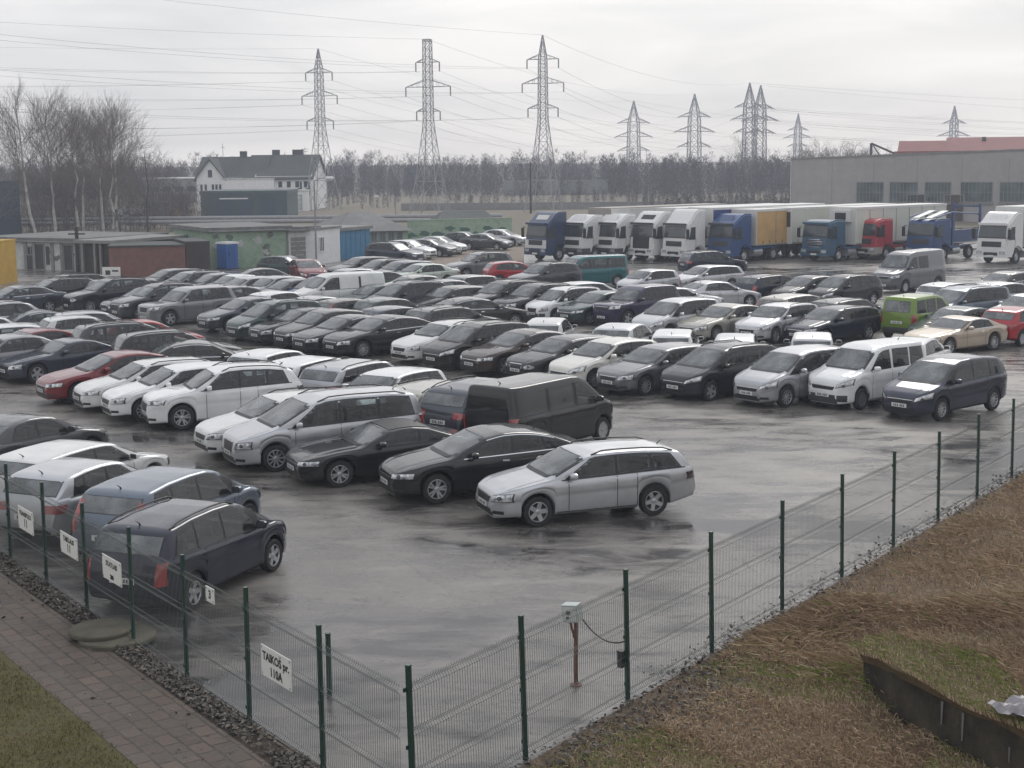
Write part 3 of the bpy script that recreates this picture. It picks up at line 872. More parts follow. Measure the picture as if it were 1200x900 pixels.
def make_car(kind, pattern=0, rails=False, chrome=False, dark_bumper=False, rim='ten', rim_mat='alloy', smoked=False, blind=False, soft=False, tails='low', cladding=False):
    """builds one car of a kind with all its parts; returns its root Empty"""
    sh = CarShape(CAR[kind])
    L, W = sh.L, sh.W/2
    root = empty({'wagon': 'station_wagon', 'sedan': 'sedan_car', 'lift': 'fastback_car', 'hatch': 'hatchback_car', 'small': 'small_car', 'mpv': 'people_carrier',
                  'suv': 'suv_car', 'offroader': 'suv_car', 'minivan': 'minivan', 'coupe': 'coupe_car', 'van': 'parked_van', 'city_van': 'parked_van', 'tall_van': 'parked_van'}[kind])
    P = PAINT['grey']
    shell = sh.prepare()
    x = lambda s: L/2-s
    holes = {'L': [], 'F': [], 'B': []}
    rings = []
    def glassrow(s0, s1, inset, lift0, lift1, rows=7, cols=9):
        z0, z1 = sh.zt(s0)+lift0, sh.zt(s1)-lift1
        g = []
        for i in range(rows):
            z = z0+(z1-z0)*i/(rows-1)
            t = i/(rows-1); s = s0+(s1-s0)*t
            g0 = max(0, z-min(sh.zbelt(s), z-.05)-.07)
            hw = .955*sh.hw(s)-.02-(.26 if sh.H < 1.75 else .17)*g0-inset
            g.append([(hw*(-1+2*k/(cols-1)), z) for k in range(cols)])
        return g
    def sidegrid(b0, b1, t0, t1, grow=0.0, n=9):
        bs = [b0+(b1-b0)*k/(n-1) for k in range(n)]; ts = [t0+(t1-t0)*k/(n-1) for k in range(n)]
        b = [(s, sh.zbelt(s)+.035-grow) for s in bs]
        t = [(s, max(sh.zt(s)-sh.gtop+grow*.8, sh.zbelt(s)+.05)) for s in ts]
        return b, t
    def glaze(name, mat, b, t, how, out, inn, hole=True):
        """one pane with its black border; the shell is cut open behind it"""
        P_ = window_param(b, t)
        wd = max(.05, abs(P_(1, .5)[0]-P_(0, .5)[0])); ht = max(.05, abs(P_(.5, 1)[1]-P_(.5, 0)[1]))
        lo = loop_uv((-out/wd, -out/wd, -out/ht, -out/ht)); li = loop_uv((inn/wd, inn/wd, inn/ht, inn/ht))
        po, pi_ = [P_(*q) for q in lo], [P_(*q) for q in li]
        po.append(po[0]); pi_.append(pi_[0])
        pane_ = sh.patch(coons(b, t, 6), how, .008).build(name, mat, root, smooth=60)
        sh.patch([po, [((a+c)/2, (d+e)/2) for (a, d), (c, e) in zip(po, pi_)], pi_], how, .004).build('window_surround', M['trim'], pane_, smooth=60)
        if hole and how != 'R': holes[how].append([P_(*q) for q in loop_uv((.004, .004, .006, .006))])
    g = glassrow(sh.ws[0], sh.ws[1], .035, .02, .012)
    glaze('windscreen', M['glass'], g[0], g[-1], 'F', .012, .05)
    if not blind:
        g = glassrow(sh.rw[1], sh.rw[0], .07 if sh.H < 1.75 else .12, .02, .05 if sh.H > 1.75 else .02)
        glaze('rear_window', M['glass'], g[0], g[-1], 'B', .012, .05)
    for side in ('L', 'R'):
        for wi in (sh.win if not blind else sh.win[:1]):
            b, t = sidegrid(*wi)
            glaze('side_window', M['side_glass'], b, t, side, .014, .036)
        if sh.dlo:
            # black pillars between the panes, bright strip along the sill and roof edge
            for w0, w1 in zip(sh.win, sh.win[1:]):
                if w1[0]-w0[1] < .12:
                    b, t = sidegrid(w0[1]-.012, w1[0]+.012, w0[3]-.012, w1[2]+.012, .012, 3)
                    sh.patch(coons(b, t, 6), side, .0035).build('pillar_trim', M['trim'], root, smooth=60)
            b, t = sidegrid(*sh.dlo, n=16)
            mt = M['chrome' if chrome else 'trim']
            sh.patch([[(a, z-.030) for a, z in b], [(a, z-.008) for a, z in b]], side, .010).build('sill_moulding', mt, root, smooth=60)
            if chrome: sh.patch([[(a, z+.012) for a, z in t], [(a, z+.030) for a, z in t]], side, .008).build('roof_moulding', mt, root, smooth=60)
    # cut the shell open behind the panes
    def box2(p): return (min(q[0] for q in p), max(q[0] for q in p), min(q[1] for q in p), max(q[1] for q in p))
    boxes = {k: [(box2(p), p) for p in v] for k, v in holes.items()}
    def covers(bp, pts):
        (a, b, c, d), p = bp
        return all(a < u < b and c < v < d for u, v in pts) and all(inside(p, u, v) for u, v in pts)
    keep = []
    for f in shell.f:
        vs = [shell.v[k] for k in f]
        cut = False
        if len(f) == 4:
            cz = sum(v[2] for v in vs)/4
            if cz > sh.belt[0]-.05:
                sv = [(L/2-v[0], v[1], v[2]) for v in vs]
                cs = sum(q[0] for q in sv)/4
                if all(abs(q[1]) > .3 for q in sv):
                    cut = any(covers(bp, [(q[0], q[2]) for q in sv]) for bp in boxes['L'])
                if not cut and sh.ws[0]-.06 < cs < sh.ws[1]+.06:
                    cut = any(covers(bp, [(q[1], q[2]) for q in sv]) for bp in boxes['F'])
                if not cut and cs > sh.rw[0]-.06:
                    cut = any(covers(bp, [(q[1], q[2]) for q in sv]) for bp in boxes['B'])
        if not cut: keep.append(f)
    shell.f = keep; shell.mi = [0]*len(keep)
    body = shell.build('body', [P], root, smooth=50)
    # cabin
    MB().box((0, 0, .40), (L-1.0, 2*W-.46, .34)).build('underbody', M['under'], root)
    c0, c1 = sh.ws[0]+.10, min(sh.rw[0]+.1, L-.25)
    zb_ = sh.zbelt((c0+c1)/2)
    MB().box((x((c0+c1)/2), 0, .60), (c1-c0, 1.72*W, .04)).build('cabin_floor', M['cabin'], root)
    for sg in (-1, 1):
        MB().box((x((c0+c1)/2), sg*W*.885, (zb_+.5)/2), (c1-c0, .03, zb_-.5-.03)).build('door_card', M['cabin'], root)
    MB().prism([(x(c0), .6), (x(c0), sh.zt(sh.ws[0])-.05), (x(c0)-.42, sh.zt(sh.ws[0])-.02), (x(c0)-.55, .6)], 'y', -W*.84, W*.84).build('dashboard', M['cabin'], root)
    zs = min(.58, sh.H*.36); top = min(sh.H-.40, zb_+.02)
    def seat(xc, w, y):
        mb = MB(); mb.box((xc, y, zs), (.50, w, .18))
        mb.prism([(xc-.18, zs), (xc-.30, top), (xc-.40, top-.02), (xc-.30, zs)], 'y', y-w/2, y+w/2)
        return mb
    xf = x(sh.ws[0]+1.25)
    for sg in (-1, 1):
        so = seat(xf, .50, sg*W*.42).build('seat', M['seat'], root)
        MB().box((xf-.36, sg*W*.42, top+.10), (.11, .27, .20)).build('headrest', M['seat'], so)
    if not blind and kind not in ('tall_van',) and xf-1.0 > x(c1)+.25:
        so = seat(xf-.92, 1.35*W, 0).build('rear_bench', M['seat'], root)
        for yy in (-.45, .45): MB().box((xf-1.28, yy*W, top+.08), (.10, .25, .15)).build('headrest', M['seat'], so)
    sw = MB(); ring = [(xf+.50-.10*math.sin(q), W*.42+.18*math.cos(q), zs+.34+.15*math.sin(q)) for q in np.linspace(0, 6.2832, 15)]
    sw.tube(ring, .018, 5, caps=False); sw.build('steering_wheel', M['cabin'], root)
    # wiper cowl strip
    sh.patch(rect(-.62*W/.9, .62*W/.9, sh.zt(sh.ws[0])-.015, sh.zt(sh.ws[0])+.018, 10, 3), 'F', .009).build('windscreen_cowl', M['trim'], root, smooth=60)
    for side in ('L', 'R'):
        # door seams
        bits = []
        xs = [sh.win[0][0]+.05 if kind not in ('mpv',) else sh.win[1][0]]
        mid = [w_ for w_ in sh.win]
        k0 = 1 if kind == 'mpv' else 0
        xs.append(sh.win[k0][1]+.03)
        if len(sh.win) > k0+1 and kind not in ('coupe',): xs.append(min(sh.win[k0+1][1]-.02, sh.s2-sh.Ra-.03) if kind not in ('van', 'tall_van', 'minivan') else sh.win[k0+1][1]+.05)
        for s in xs:
            bits.append(sh.patch(rect(s-.008, s+.008, .30, sh.zbelt(s)+.0, 2, 8), side, .003))
        bits.append(sh.patch(rect(sh.s1+sh.Ra+.04, sh.s2-sh.Ra-.04, .275, .289, 14, 2), side, .003))
        join(bits).build('door_seam', M['under'], root)
        for s in [sh.win[k0][1]-.16]+([sh.win[k0+1][1]-.14] if len(sh.win) > k0+1 and kind not in ('coupe', 'small') else []):
            zz = sh.zbelt(s)-.10
            sh.patch(rect(s-.09, s+.08, zz-.016, zz+.016, 5, 3), side, .022).build('door_handle', M['chrome'] if chrome else P, root, smooth=60)
        if cladding:
            for c in (sh.s1, sh.s2):
                g = []
                for i, ra in enumerate((sh.Ra+.008, sh.Ra+.075)):
                    g.append([(c-ra*math.cos(t), sh.r+ra*math.sin(t)) for t in np.linspace(-.12, math.pi+.12, 16)])
                sh.patch(g, side, .012).build('arch_trim', M['plastic'], root, smooth=60)
        else:
            sh.patch(rect(sh.s1+sh.Ra+.03, sh.s2-sh.Ra-.03, .215, .262, 14, 2), side, .006).build('sill_trim', M['trim'] if kind not in ('coupe',) else P, root, smooth=60)
    # lamps
    hz = sh.zt(.06)
    lampz = {0: (hz-.155, hz-.03), 1: (hz-.19, hz-.05), 2: (hz-.12, hz-.03), 3: (hz-.17, hz-.08), 4: (hz-.19, hz-.04)}[pattern]
    for sg in (-1, 1):
        yi, yo = {0: (.52, .93), 1: (.56, .92), 2: (.46, .95), 3: (.54, .95), 4: (.50, .86)}[pattern]
        b = [(sg*W*(yi+(yo-yi)*k/8), lampz[0]+{3: .10, 4: -.0}.get(pattern, .03)*(k/8)+(.05*(2*k/8-1)**2 if pattern == 4 else 0)) for k in range(9)]
        t = [(sg*W*(yi+.04+(yo-yi-.04)*k/8), lampz[1]+{3: .17, 4: .0}.get(pattern, .055)*(k/8)-(.05*(2*k/8-1)**2 if pattern == 4 else 0)) for k in range(9)]
        bz = [(y-sg*.012 if k == 0 else y+(sg*.012 if k == 8 else 0), z-.014) for k, (y, z) in enumerate(b)]; tz = [(y-sg*.012 if k == 0 else y+(sg*.012 if k == 8 else 0), z+.012) for k, (y, z) in enumerate(t)]
        hl = sh.patch(coons(b, t, 4), 'F', .009).build('headlight', M['lamp'], root, smooth=60)
        sh.patch(coons(bz, tz, 4), 'F', .005).build('lamp_bezel', M['trim'], hl, smooth=60)
        yc_, zc_ = sg*W*(yi*.45+yo*.55), (lampz[0]+lampz[1])/2+.02
        pj = [[(yc_+(.012+.030*i)*math.cos(q), zc_+(.012+.030*i)*math.sin(q)) for q in np.linspace(0, 6.2832, 11)] for i in range(2)]
        sh.patch(pj, 'F', .012).build('lamp_lens', M['trim'], hl)
        # tail lamps
        zt_ = sh.zbelt(L-.4)
        if tails == 'high':
            b = [(sg*W*(.72+.2*k/5), zt_-.30) for k in range(6)]; t = [(sg*W*(.66+.16*k/5), zt_+.32) for k in range(6)]
        elif tails == 'tall':
            b = [(sg*W*(.74+.17*k/5), zt_-.42) for k in range(6)]; t = [(sg*W*(.76+.15*k/5), zt_-.02) for k in range(6)]
        else:
            b = [(sg*W*(.55+.40*k/7), zt_-.25) for k in range(8)]; t = [(sg*W*(.52+.43*k/7), zt_-.09) for k in range(8)]
        sh.patch(coons(b, t, 6), 'B', .007).build('tail_light', M['tail_dark' if smoked else 'tail'], root, smooth=60)
        # fog lamp pocket
        sh.patch(rect(sg*W*.60, sg*W*.82, .30, .37, 5, 3), 'F', .006).build('fog_lamp_pocket', M['trim'], root, smooth=60)
    # grille, lower intake
    gz = {0: (hz-.20, hz-.06), 1: (hz-.30, hz-.04), 2: (hz-.34, hz-.10), 3: (hz-.24, hz-.13), 4: (hz-.24, hz-.03)}[pattern]
    gw = {0: .44, 1: .38, 2: .42, 3: .50, 4: .36}[pattern]
    sh.patch(coons([(W*gw*.86*(-1+2*k/8), gz[0]) for k in range(9)], [(W*gw*(-1+2*k/8), gz[1]) for k in range(9)], 4), 'F', .005).build('grille', M['trim'], root, smooth=60)
    if pattern in (1, 4):
        sh.patch(coons([(W*(gw*.86+.02)*(-1+2*k/8), gz[0]-.018) for k in range(9)], [(W*(gw+.02)*(-1+2*k/8), gz[1]+.016) for k in range(9)], 4), 'F', .003).build('grille_frame', M['chrome'], root, smooth=60)
    sh.patch(coons([(W*gw*(-1+2*k/8), gz[1]-.012) for k in range(9)], [(W*gw*(-1+2*k/8), gz[1]+.006) for k in range(9)], 2), 'F', .010).build('grille_bar', M['chrome'], root, smooth=60)
    sh.patch(coons([(W*.56*(-1+2*k/8), .245) for k in range(9)], [(W*.62*(-1+2*k/8), .385) for k in range(9)], 3), 'F', .005).build('lower_intake', M['trim'], root, smooth=60)
    if dark_bumper:
        sh.patch(coons([(W*.97*(-1+2*k/16), .21) for k in range(17)], [(W*.97*(-1+2*k/16), .47) for k in range(17)], 5), 'F', .008).build('front_bumper', M['plastic'], root, smooth=60)
        sh.patch(coons([(W*.95*(-1+2*k/16), .35) for k in range(17)], [(W*.95*(-1+2*k/16), .55) for k in range(17)], 5), 'B', .008).build('rear_bumper', M['plastic'], root, smooth=60)
    else:
        sh.patch(coons([(W*.80*(-1+2*k/12), .34) for k in range(13)], [(W*.86*(-1+2*k/12), .42) for k in range(13)], 3), 'B', .006).build('rear_valance', M['trim'], root, smooth=60)
    # plates (front with dark characters as short bars)
    def nplate(how, z, off, nm='number_plate'):
        pl = sh.patch(rect(-.26, .26, z-.055, z+.055, 3, 2), how, off).build(nm, M['plate'], root)
        chars = []
        for k, yy in enumerate((-.19, -.13, -.07, .03, .09, .15)):
            chars.append(sh.patch(rect(yy, yy+.034, z-.03, z+.03, 2, 2), how, off+.004))
        chars.append(sh.patch(rect(-.19, .184, z-.034, z-.027, 6, 2), how, off+.0042))
        join(chars).build('plate_characters', M['plate_text'], pl)
    nplate('F', .455, .022)
    nplate('B', sh.zbelt(L)-.36 if sh.H > 1.4 and kind not in ('sedan', 'lift', 'coupe') else .80, .018)
    # bonnet shut lines
    for sg in (-1, 1):
        g = [[(s, sg*(W*.78+i*.012)) for s in np.linspace(.30, sh.ws[0]-.10, 10)] for i in range(2)]
        sh.patch(g, 'T', .003).build('bonnet_seam', M['under'], root)
    # mirrors
    ms = sh.win[1][0]+.05 if kind == 'mpv' else sh.win[0][0]+.13
    zz = sh.zbelt(ms)+.085
    for sg in (1, -1):
        mbm = MB(); yb = sg*(W*.955+.05)
        mbm.box((x(ms)+.02, sg*(W*.95-.0), zz-.05), (.06, .16, .04))
        secs = []
        V = []; n = 10
        for i, (dx, sc) in enumerate(((.085, .25), (.07, .65), (.03, .95), (-.02, 1.0), (-.045, .96))):
            for k in range(n):
                a = 2*math.pi*k/n
                V.append((x(ms)+dx, yb+sg*.08+.115*sc*math.copysign(abs(math.cos(a))**.7, math.cos(a)), zz+.02+.075*sc*math.copysign(abs(math.sin(a))**.7, math.sin(a))))
        F = [(i*n+k, i*n+(k+1) % n, (i+1)*n+(k+1) % n, (i+1)*n+k) for i in range(4) for k in range(n)]
        F += [tuple(range(n)), tuple(range(4*n, 5*n))]
        mbm.add(V, F)
        mo = mbm.build('wing_mirror', P, root, smooth=40)
        gl = MB(); gl.box((x(ms)-.047, yb+sg*.08, zz+.02), (.006, .17, .105)); gl.build('mirror_glass', M['solid_glass'], mo)
    # roof rails, antenna
    if rails:
        for sg in (1, -1):
            pts = []
            a, b = sh.ws[1]+.22, sh.L-.55 if sh.L-.55 < sh.rw[0]-.12 else sh.rw[0]-.12
            for k in range(9):
                s = a+(b-a)*k/8
                y = sg*(.955*sh.hw(s)-.02-(.26 if sh.H < 1.75 else .17)*max(0, sh.zt(s)-sh.zbelt(s)-.07)-.075)
                lift = -.012 if k in (0, 8) else .035
                pts.append((x(s), y, sh.zt(s)-.008+lift))
            MB().tube(pts, .017, 6).build('roof_rail', M['trim'], root, smooth=60)
    sa = min(sh.rw[0]-.12, sh.L-.6) if kind not in ('sedan', 'lift', 'coupe') else sh.rw[0]-.15
    MB().tube([(x(sa), 0, sh.zt(sa)-.01), (x(sa)-.03, 0, sh.zt(sa)+.03), (x(sa)-.13, 0, sh.zt(sa)+.09)], [.022, .012, .004], 6).build('antenna', M['trim'], root)
    if soft:   # dark cloth top over the roof area
        g = [[(s, yy*(W*.70)) for yy in np.linspace(-1, 1, 9)] for s in np.linspace(sh.ws[1]+.06, sh.rw[0]-.02, 10)]
        sh.patch(g, 'T', .012).build('cloth_top', M['trim'], root, smooth=60)
    # wheels
    t, rm = wheel_meshes(sh.r, rim)
    tm = t.mesh('wheel', M['tyre'], 40); rmm = rm.mesh('rim', M[rim_mat], 40)
    for s in (sh.s1, sh.s2):
        for sg in (1, -1):
            wo = link(bpy.data.objects.new('wheel', tm), root)
            wo.location = (x(s), sg*(W-.115), sh.r)
            wo.rotation_euler = (0, random.random()*6, 0 if sg > 0 else math.pi)
            link(bpy.data.objects.new('rim', rmm), wo)
    root['_paint'] = P.name
    return root

def repaint(root, mat):
    base = root['_paint']
    def rec(o):
        if o.type == 'MESH':
            for sl in o.material_slots:
                if sl.material and sl.material.name == base:
                    sl.link = 'OBJECT'
                    sl.material = mat
        for c in KIDS.get(o.name, ()): rec(c)
    rec(root)
    root['_paint'] = mat.name
# ---------------------------------------------------------------- mesh fences and what hangs on them
M['post'] = pbr('green fence post', (.010, .042, .032), .4, coat=.3, var=.2, var_scale=8)
M['wire'] = pbr('galvanised green wire', (.15, .165, .16), .45, metal=.3)
def fence(name, label, pf, ts, mat, lean, corner=True):
    root = empty(name, pf(ts[0], 0)); tag(root, label, 'fence')
    O = pf(ts[0], 0)
    rr = random.Random(2)
    posts = []
    for t in (ts if corner else ts[1:]):
        q = pf(t, 0); lx = rr.gauss(.012, .012); mb = MB()
        d = U_R if pf is on_r else U_L; e = N_R if pf is on_r else N_L
        hw = .026; ht = 1.93
        vs = []
        for z, k in ((-.05, 0), (ht, 1)):
            for sx, sy in ((-1, -1), (1, -1), (1, 1), (-1, 1)):
                p = q-O+d*(sx*hw+lean[0]*k*ht+lx*k)+e*(sy*.026+lean[1]*k*ht); vs.append((p.x, p.y, z))
        mb.add(vs, [(0, 3, 2, 1), (4, 5, 6, 7), (0, 1, 5, 4), (1, 2, 6, 5), (2, 3, 7, 6), (3, 0, 4, 7)])
        cp = q-O+d*(lean[0]*ht+lx)+e*(lean[1]*ht)
        mb.box((cp.x, cp.y, ht+.008), (.058, .058, .016), rz=A_R if pf is on_r else A_L)
        for z in (.25, .95, 1.65):
            c = q-O+e*.034*(-1 if pf is on_r else 1)+d*(lean[0]*z)
            mb.box((c.x, c.y, z), (.05, .02, .05), rz=A_R if pf is on_r else A_L)
        mb.build('fence_post', M['post'], root)
    for a, b in zip(ts, ts[1:]):
        mb = MB(); d = U_R if pf is on_r else U_L; e = N_R if pf is on_r else N_L
        sgn = -1 if pf is on_r else 1
        n = int((b-a-.06)/.05); folds = (.12, .62, 1.12, 1.66)
        prof = [(0.06, 0)]
        for fz in folds: prof += [(fz-.05, 0), (fz, .035), (fz+.05, 0)]
        prof += [(1.74, 0)]
        def bar(p0, p1, w):
            dd = (p1-p0).normalized(); s1 = dd.cross(e); 
            if s1.length < .1: s1 = dd.cross(Vector((0, 0, 1)))
            s1.normalize(); s2 = dd.cross(s1)
            vs = [p+s1*sx*w+s2*sy*w for p in (p0, p1) for sx, sy in ((-1, -1), (1, -1), (1, 1), (-1, 1))]
            mb.add(vs, [(0, 1, 5, 4), (1, 2, 6, 5), (2, 3, 7, 6), (3, 0, 4, 7)])
        for k in range(n+1):
            t = a+.03+(b-a-.06)*k/n; q = pf(t, 0)-O
            P = [q+d*(lean[0]*z)+e*(sgn*o_)+Vector((0, 0, z)) for z, o_ in prof]
            for p0, p1 in zip(P, P[1:]): bar(p0, p1, .0021)
        for fz in folds:
            for dz in (-.05, 0, .05):
                o_ = .035 if dz == 0 else 0
                bar(pf(a+.03, 0)-O+d*(lean[0]*fz)+e*(sgn*o_)+Vector((0, 0, fz+dz)), pf(b-.03, 0)-O+d*(lean[0]*fz)+e*(sgn*o_)+Vector((0, 0, fz+dz)), .0026)
        mb.build('mesh_panel', M['wire'], root)
    return root
tl = [0.06, 1.97]+[1.97+2.12*k for k in range(1, 12)]
tr = [0.16]+[2.45+2.565*k for k in range(0, 16)]
fence('mesh_fence', 'left run of green mesh fence carrying white signs beside the brick path', on_l, tl, M['wire'], (-.012, 0), False)
rf = fence('mesh_fence', 'right run of green mesh fence between the wet lot and the dry grass bank', on_r, tr, M['wire'], (-.045, 0))

M['sign'] = pbr('white sign board', (.70, .70, .67), .5, var=.05)
M['ink'] = pbr('black lettering', (.012, .012, .013), .6)
def text_mesh(body, size, mat, name='lettering', bold=.0):
    cu = bpy.data.curves.new(name, 'FONT'); cu.body = body; cu.size = size; cu.align_x = 'CENTER'; cu.align_y = 'CENTER'
    cu.offset = bold; cu.resolution_u = 3; cu.extrude = .001
    o = bpy.data.objects.new(name, cu); COL.objects.link(o)
    dg = bpy.context.evaluated_depsgraph_get()
    me = bpy.data.meshes.new_from_object(o.evaluated_get(dg))
    bpy.data.objects.remove(o)
    me.materials.clear(); me.materials.append(mat)
    return me
def sign(t, z, w, h, lines, label):
    q = on_l(t, .045, z)
    rz = math.atan2(-U_L.y, -U_L.x)
    root = empty('fence_sign', q, rz); tag(root, label, 'sign')
    mb = MB().box((0, 0, 0), (w, .012, h))
    bd = mb.build('board', M['sign'], root)
    # four wire ties
    for sx in (-1, 1):
        for sz in (-1, 1):
            MB().tube([(sx*(w/2-.03), -.009, sz*(h/2-.03)-.015), (sx*(w/2-.03), -.012, sz*(h/2-.03)), (sx*(w/2-.03), -.009, sz*(h/2-.03)+.015)], .004, 5).build('wire_tie', M['ink'], bd)
    for body, size, zz, bold in lines:
        for wd in [body]:
            me = text_mesh(wd, size, M['ink'], bold=bold)
            o = link(bpy.data.objects.new('lettering', me), root)
            o.rotation_euler = (R(90), 0, 0); o.location = (0, -.0085, zz)
sign(3.12, 1.09, .86, .42, [('TAIKOS pr.', .158, .07, .005), ('110A', .165, -.11, .005)], 'white fence sign reading TAIKO\u0160 pr. 110A nearest the fence corner')
def caron():
    mb = MB()
    for sx in (-1, 1): mb.add([(0, .0, 0), (sx*.026, .0, .03), (sx*.036, .0, .03), (sx*.004, .0, -.012)], [(0, 1, 2, 3)])
    return mb
_ts = [o for o in COL.objects if o.name.startswith('fence_sign')][0]
co = caron().build('lettering', M['ink'], _ts); co.location = (.128, -.0095, .152)
sign(9.03, 1.09, .83, .40, [('STATLAIS', .12, .075, .003), ('200', .10, -.125, .006)], 'white fence sign with one short line and small number under it behind the navy carrier')
sign(11.08, 1.08, .86, .38, [('TAIKLAUS', .12, .085, .004), ('11', .20, -.065, .004)], 'white fence sign with big double stroke beside the steel blue hatchback')
sign(13.45, 1.07, .86, .43, [('TRANSPOLO', .12, .095, .003), ('11', .22, -.07, .004)], 'white fence sign with double stroke farthest along the left fence')
sign(5.15, 1.59, .28, .22, [('3', .17, 0, .006)], 'small white fence sign with the figure 3')

# rusty post with a pale button box and its cable
def build_box():
    root = empty('button_post', (.9, 21.05, 0)); tag(root, 'rusty post carrying a tilted pale button box inside the fence', 'button post')
    rust = pbr('rusty pipe', (.13, .055, .035), .8, var=.35, var_scale=9)
    MB().tube([(0, 0, 0), (0, 0, .98)], .032, 10).tube([(0, 0, -.0), (0, 0, .015)], .09, 12).build('post', rust, root, smooth=40)
    MB().tube([(-.02, 0, .72), (-.08, -.02, .95)], .018, 6).build('brace', rust, root)
    pl = pbr('pale grey box', (.42, .46, .44), .5, var=.1)
    bx = MB().box((0, 0, 0), (.25, .15, .25)).build('box', pl, root, loc=(-.05, 0, 1.10)); bx.rotation_euler = (R(4), R(-7), R(-30))
    MB().box((0, -.081, 0), (.21, .012, .21)).build('lid', pbr('box lid', (.52, .55, .53), .45), bx)
    MB().lathe([(.032, -.012), (.032, .012), (.02, .016)], (-.02, -.093, .03), 12, 'y').build('button', M['ink'], bx, smooth=40)
    MB().lathe([(.022, -.012), (.022, .012), (.01, .016)], (-.04, -.091, -.05), 12, 'y').build('button', M['ink'], bx, smooth=40)
    MB().box((.0, .0, .132), (.26, .16, .012)).build('rain_hood', pl, bx)
    q = on_r(4.93, 0, .9); pts = []
    a = Vector((1.0, 21.05, 1.0))
    for k in range(13):
        s = k/12; p = a.lerp(q, s); p.z -= .28*4*s*(1-s)*.5; pts.append(p)
    tag(MB().tube(pts, .011, 6).build('power_cable', M['ink'], smooth=60), 'black cable sagging from the button box to the fence post', 'cable')
build_box()
q = on_r(4.93, -.06, .62)
jb = MB().box((0, 0, 0), (.09, .08, .22)).box((0, 0, .12), (.10, .09, .03)).build('junction_box', M['trim'], loc=q, rz=A_R)
tag(jb, 'small dark junction box on the fence post beside the button post', 'junction box')
# short steel post standing just inside the left fence
sp = Vector((-2.68, 20.71, 0))
tag(MB().tube([(0, 0, 0), (0, 0, .92)], .04, 8).tube([(0, 0, .92), (0, 0, .94)], .045, 8).build('short_post', M['post'], loc=sp, smooth=40), 'short dark post standing just inside the left fence', 'post')

# two round concrete covers by the path
conc = pbr('mossy concrete', (.085, .078, .055), .9, var=.3, var_scale=3, bump=.4, bump_scale=20)
def cover(x, y, z, r, t, label):
    mb = MB(); n = 40
    mb.lathe([(r, 0), (r, t-.02), (r-.02, t), (r*.55, t+.004), (.05, t+.006)], n=n)
    o = mb.build('manhole_cover', conc, loc=(x, y, z), smooth=35); tag(o, label, 'manhole cover')
cover(-6.42, 23.3, .045, .62, .065, 'wide round concrete cover lying on the verge under a smaller one')
cover(-6.72, 23.45, .117, .52, .065, 'smaller mossy concrete cover resting on the wide round one')
# ---------------------------------------------------------------- sheds, houses, factory
# survey: where a pixel of the 1200x900 photograph meets the ground / a given distance
_cp, _sp = math.cos(.14796), math.sin(.14796)
_c, _s = math.cos(-.0092), math.sin(-.0092)
_fw = Vector((0, _cp, -_sp)); _r2 = _c*Vector((1, 0, 0))+_s*Vector((0, _sp, _cp)); _u2 = -_s*Vector((1, 0, 0))+_c*Vector((0, _sp, _cp))
def at(px, py, z=0.0):
    d = (px-600)*_r2-(py-450)*_u2+1750*_fw
    return Vector((0, 0, 7.62))+d*((z-7.62)/d.z)
def atY(px, py, Y):
    d = (px-600)*_r2-(py-450)*_u2+1750*_fw
    return Vector((0, 0, 7.62))+d*(Y/d.y)

def mottled(name, cols, sc=.35, fine=2.0, rough=.85, bump=.2):
    return blend_ground(name, cols, sc, fine, rough, bump)
M['render_white'] = mottled('dirty white render', ((.60, .60, .58), (.50, .50, .485), (.36, .36, .35)))
M['house_white'] = mottled('pale house render', ((.80, .80, .80), (.74, .74, .74), (.66, .66, .66)))
M['roof_dark'] = mottled('grey roofing', ((.060, .068, .064), (.078, .086, .080), (.045, .051, .049)))
M['roof_felt'] = mottled('weathered felt roof', ((.20, .20, .195), (.15, .15, .145), (.11, .11, .11)))
M['rust_wall'] = mottled('rusty red sheet', ((.24, .115, .095), (.20, .10, .085), (.14, .08, .07)))
M['brown_wall'] = mottled('brown container paint', ((.075, .056, .052), (.062, .048, .046), (.05, .04, .04)))
M['green_wall'] = mottled('peeling green paint', ((.25, .37, .26), (.19, .29, .20), (.36, .40, .33)), .9, 2.2)
M['dark_green_wall'] = pbr('dark green cladding', (.045, .075, .078), .6, var=.1)
M['blue_gate'] = pbr('blue gate paint', (.055, .19, .33), .55, var=.12, var_scale=1.0)
M['yellow_wall'] = mottled('yellow container paint', ((.50, .31, .045), (.45, .28, .04), (.36, .23, .05)))
M['navy_wall'] = pbr('dark blue cladding', (.035, .055, .085), .6, var=.1)
M['factory'] = mottled('grey factory panels', ((.37, .355, .35), (.34, .328, .322), (.29, .282, .278)), .1, .8)
M['red_roof'] = mottled('red metal roof', ((.27, .10, .085), (.24, .09, .08), (.20, .085, .075)))
M['win_dark'] = pbr('dark window', (.03, .04, .042), .15, var=.6, var_scale=.8)
M['win_teal'] = pbr('factory glazing', (.07, .10, .102), .2, var=.8, var_scale=.5)
M['door_dark'] = pbr('dark door', (.05, .045, .045), .7, var=.2)
M['concrete'] = mottled('pale concrete', ((.26, .26, .25), (.22, .22, .21), (.17, .17, .165)))
M['steel'] = pbr('galvanised lattice steel', (.32, .325, .34), .6, metal=.2)
M['cable'] = pbr('power line', (.24, .24, .25), .6)
M['pipe'] = pbr('lagged pipe', (.28, .28, .29), .5, metal=.3, var=.2)
M['wood'] = pbr('dark timber pole', (.045, .038, .034), .85, var=.2)

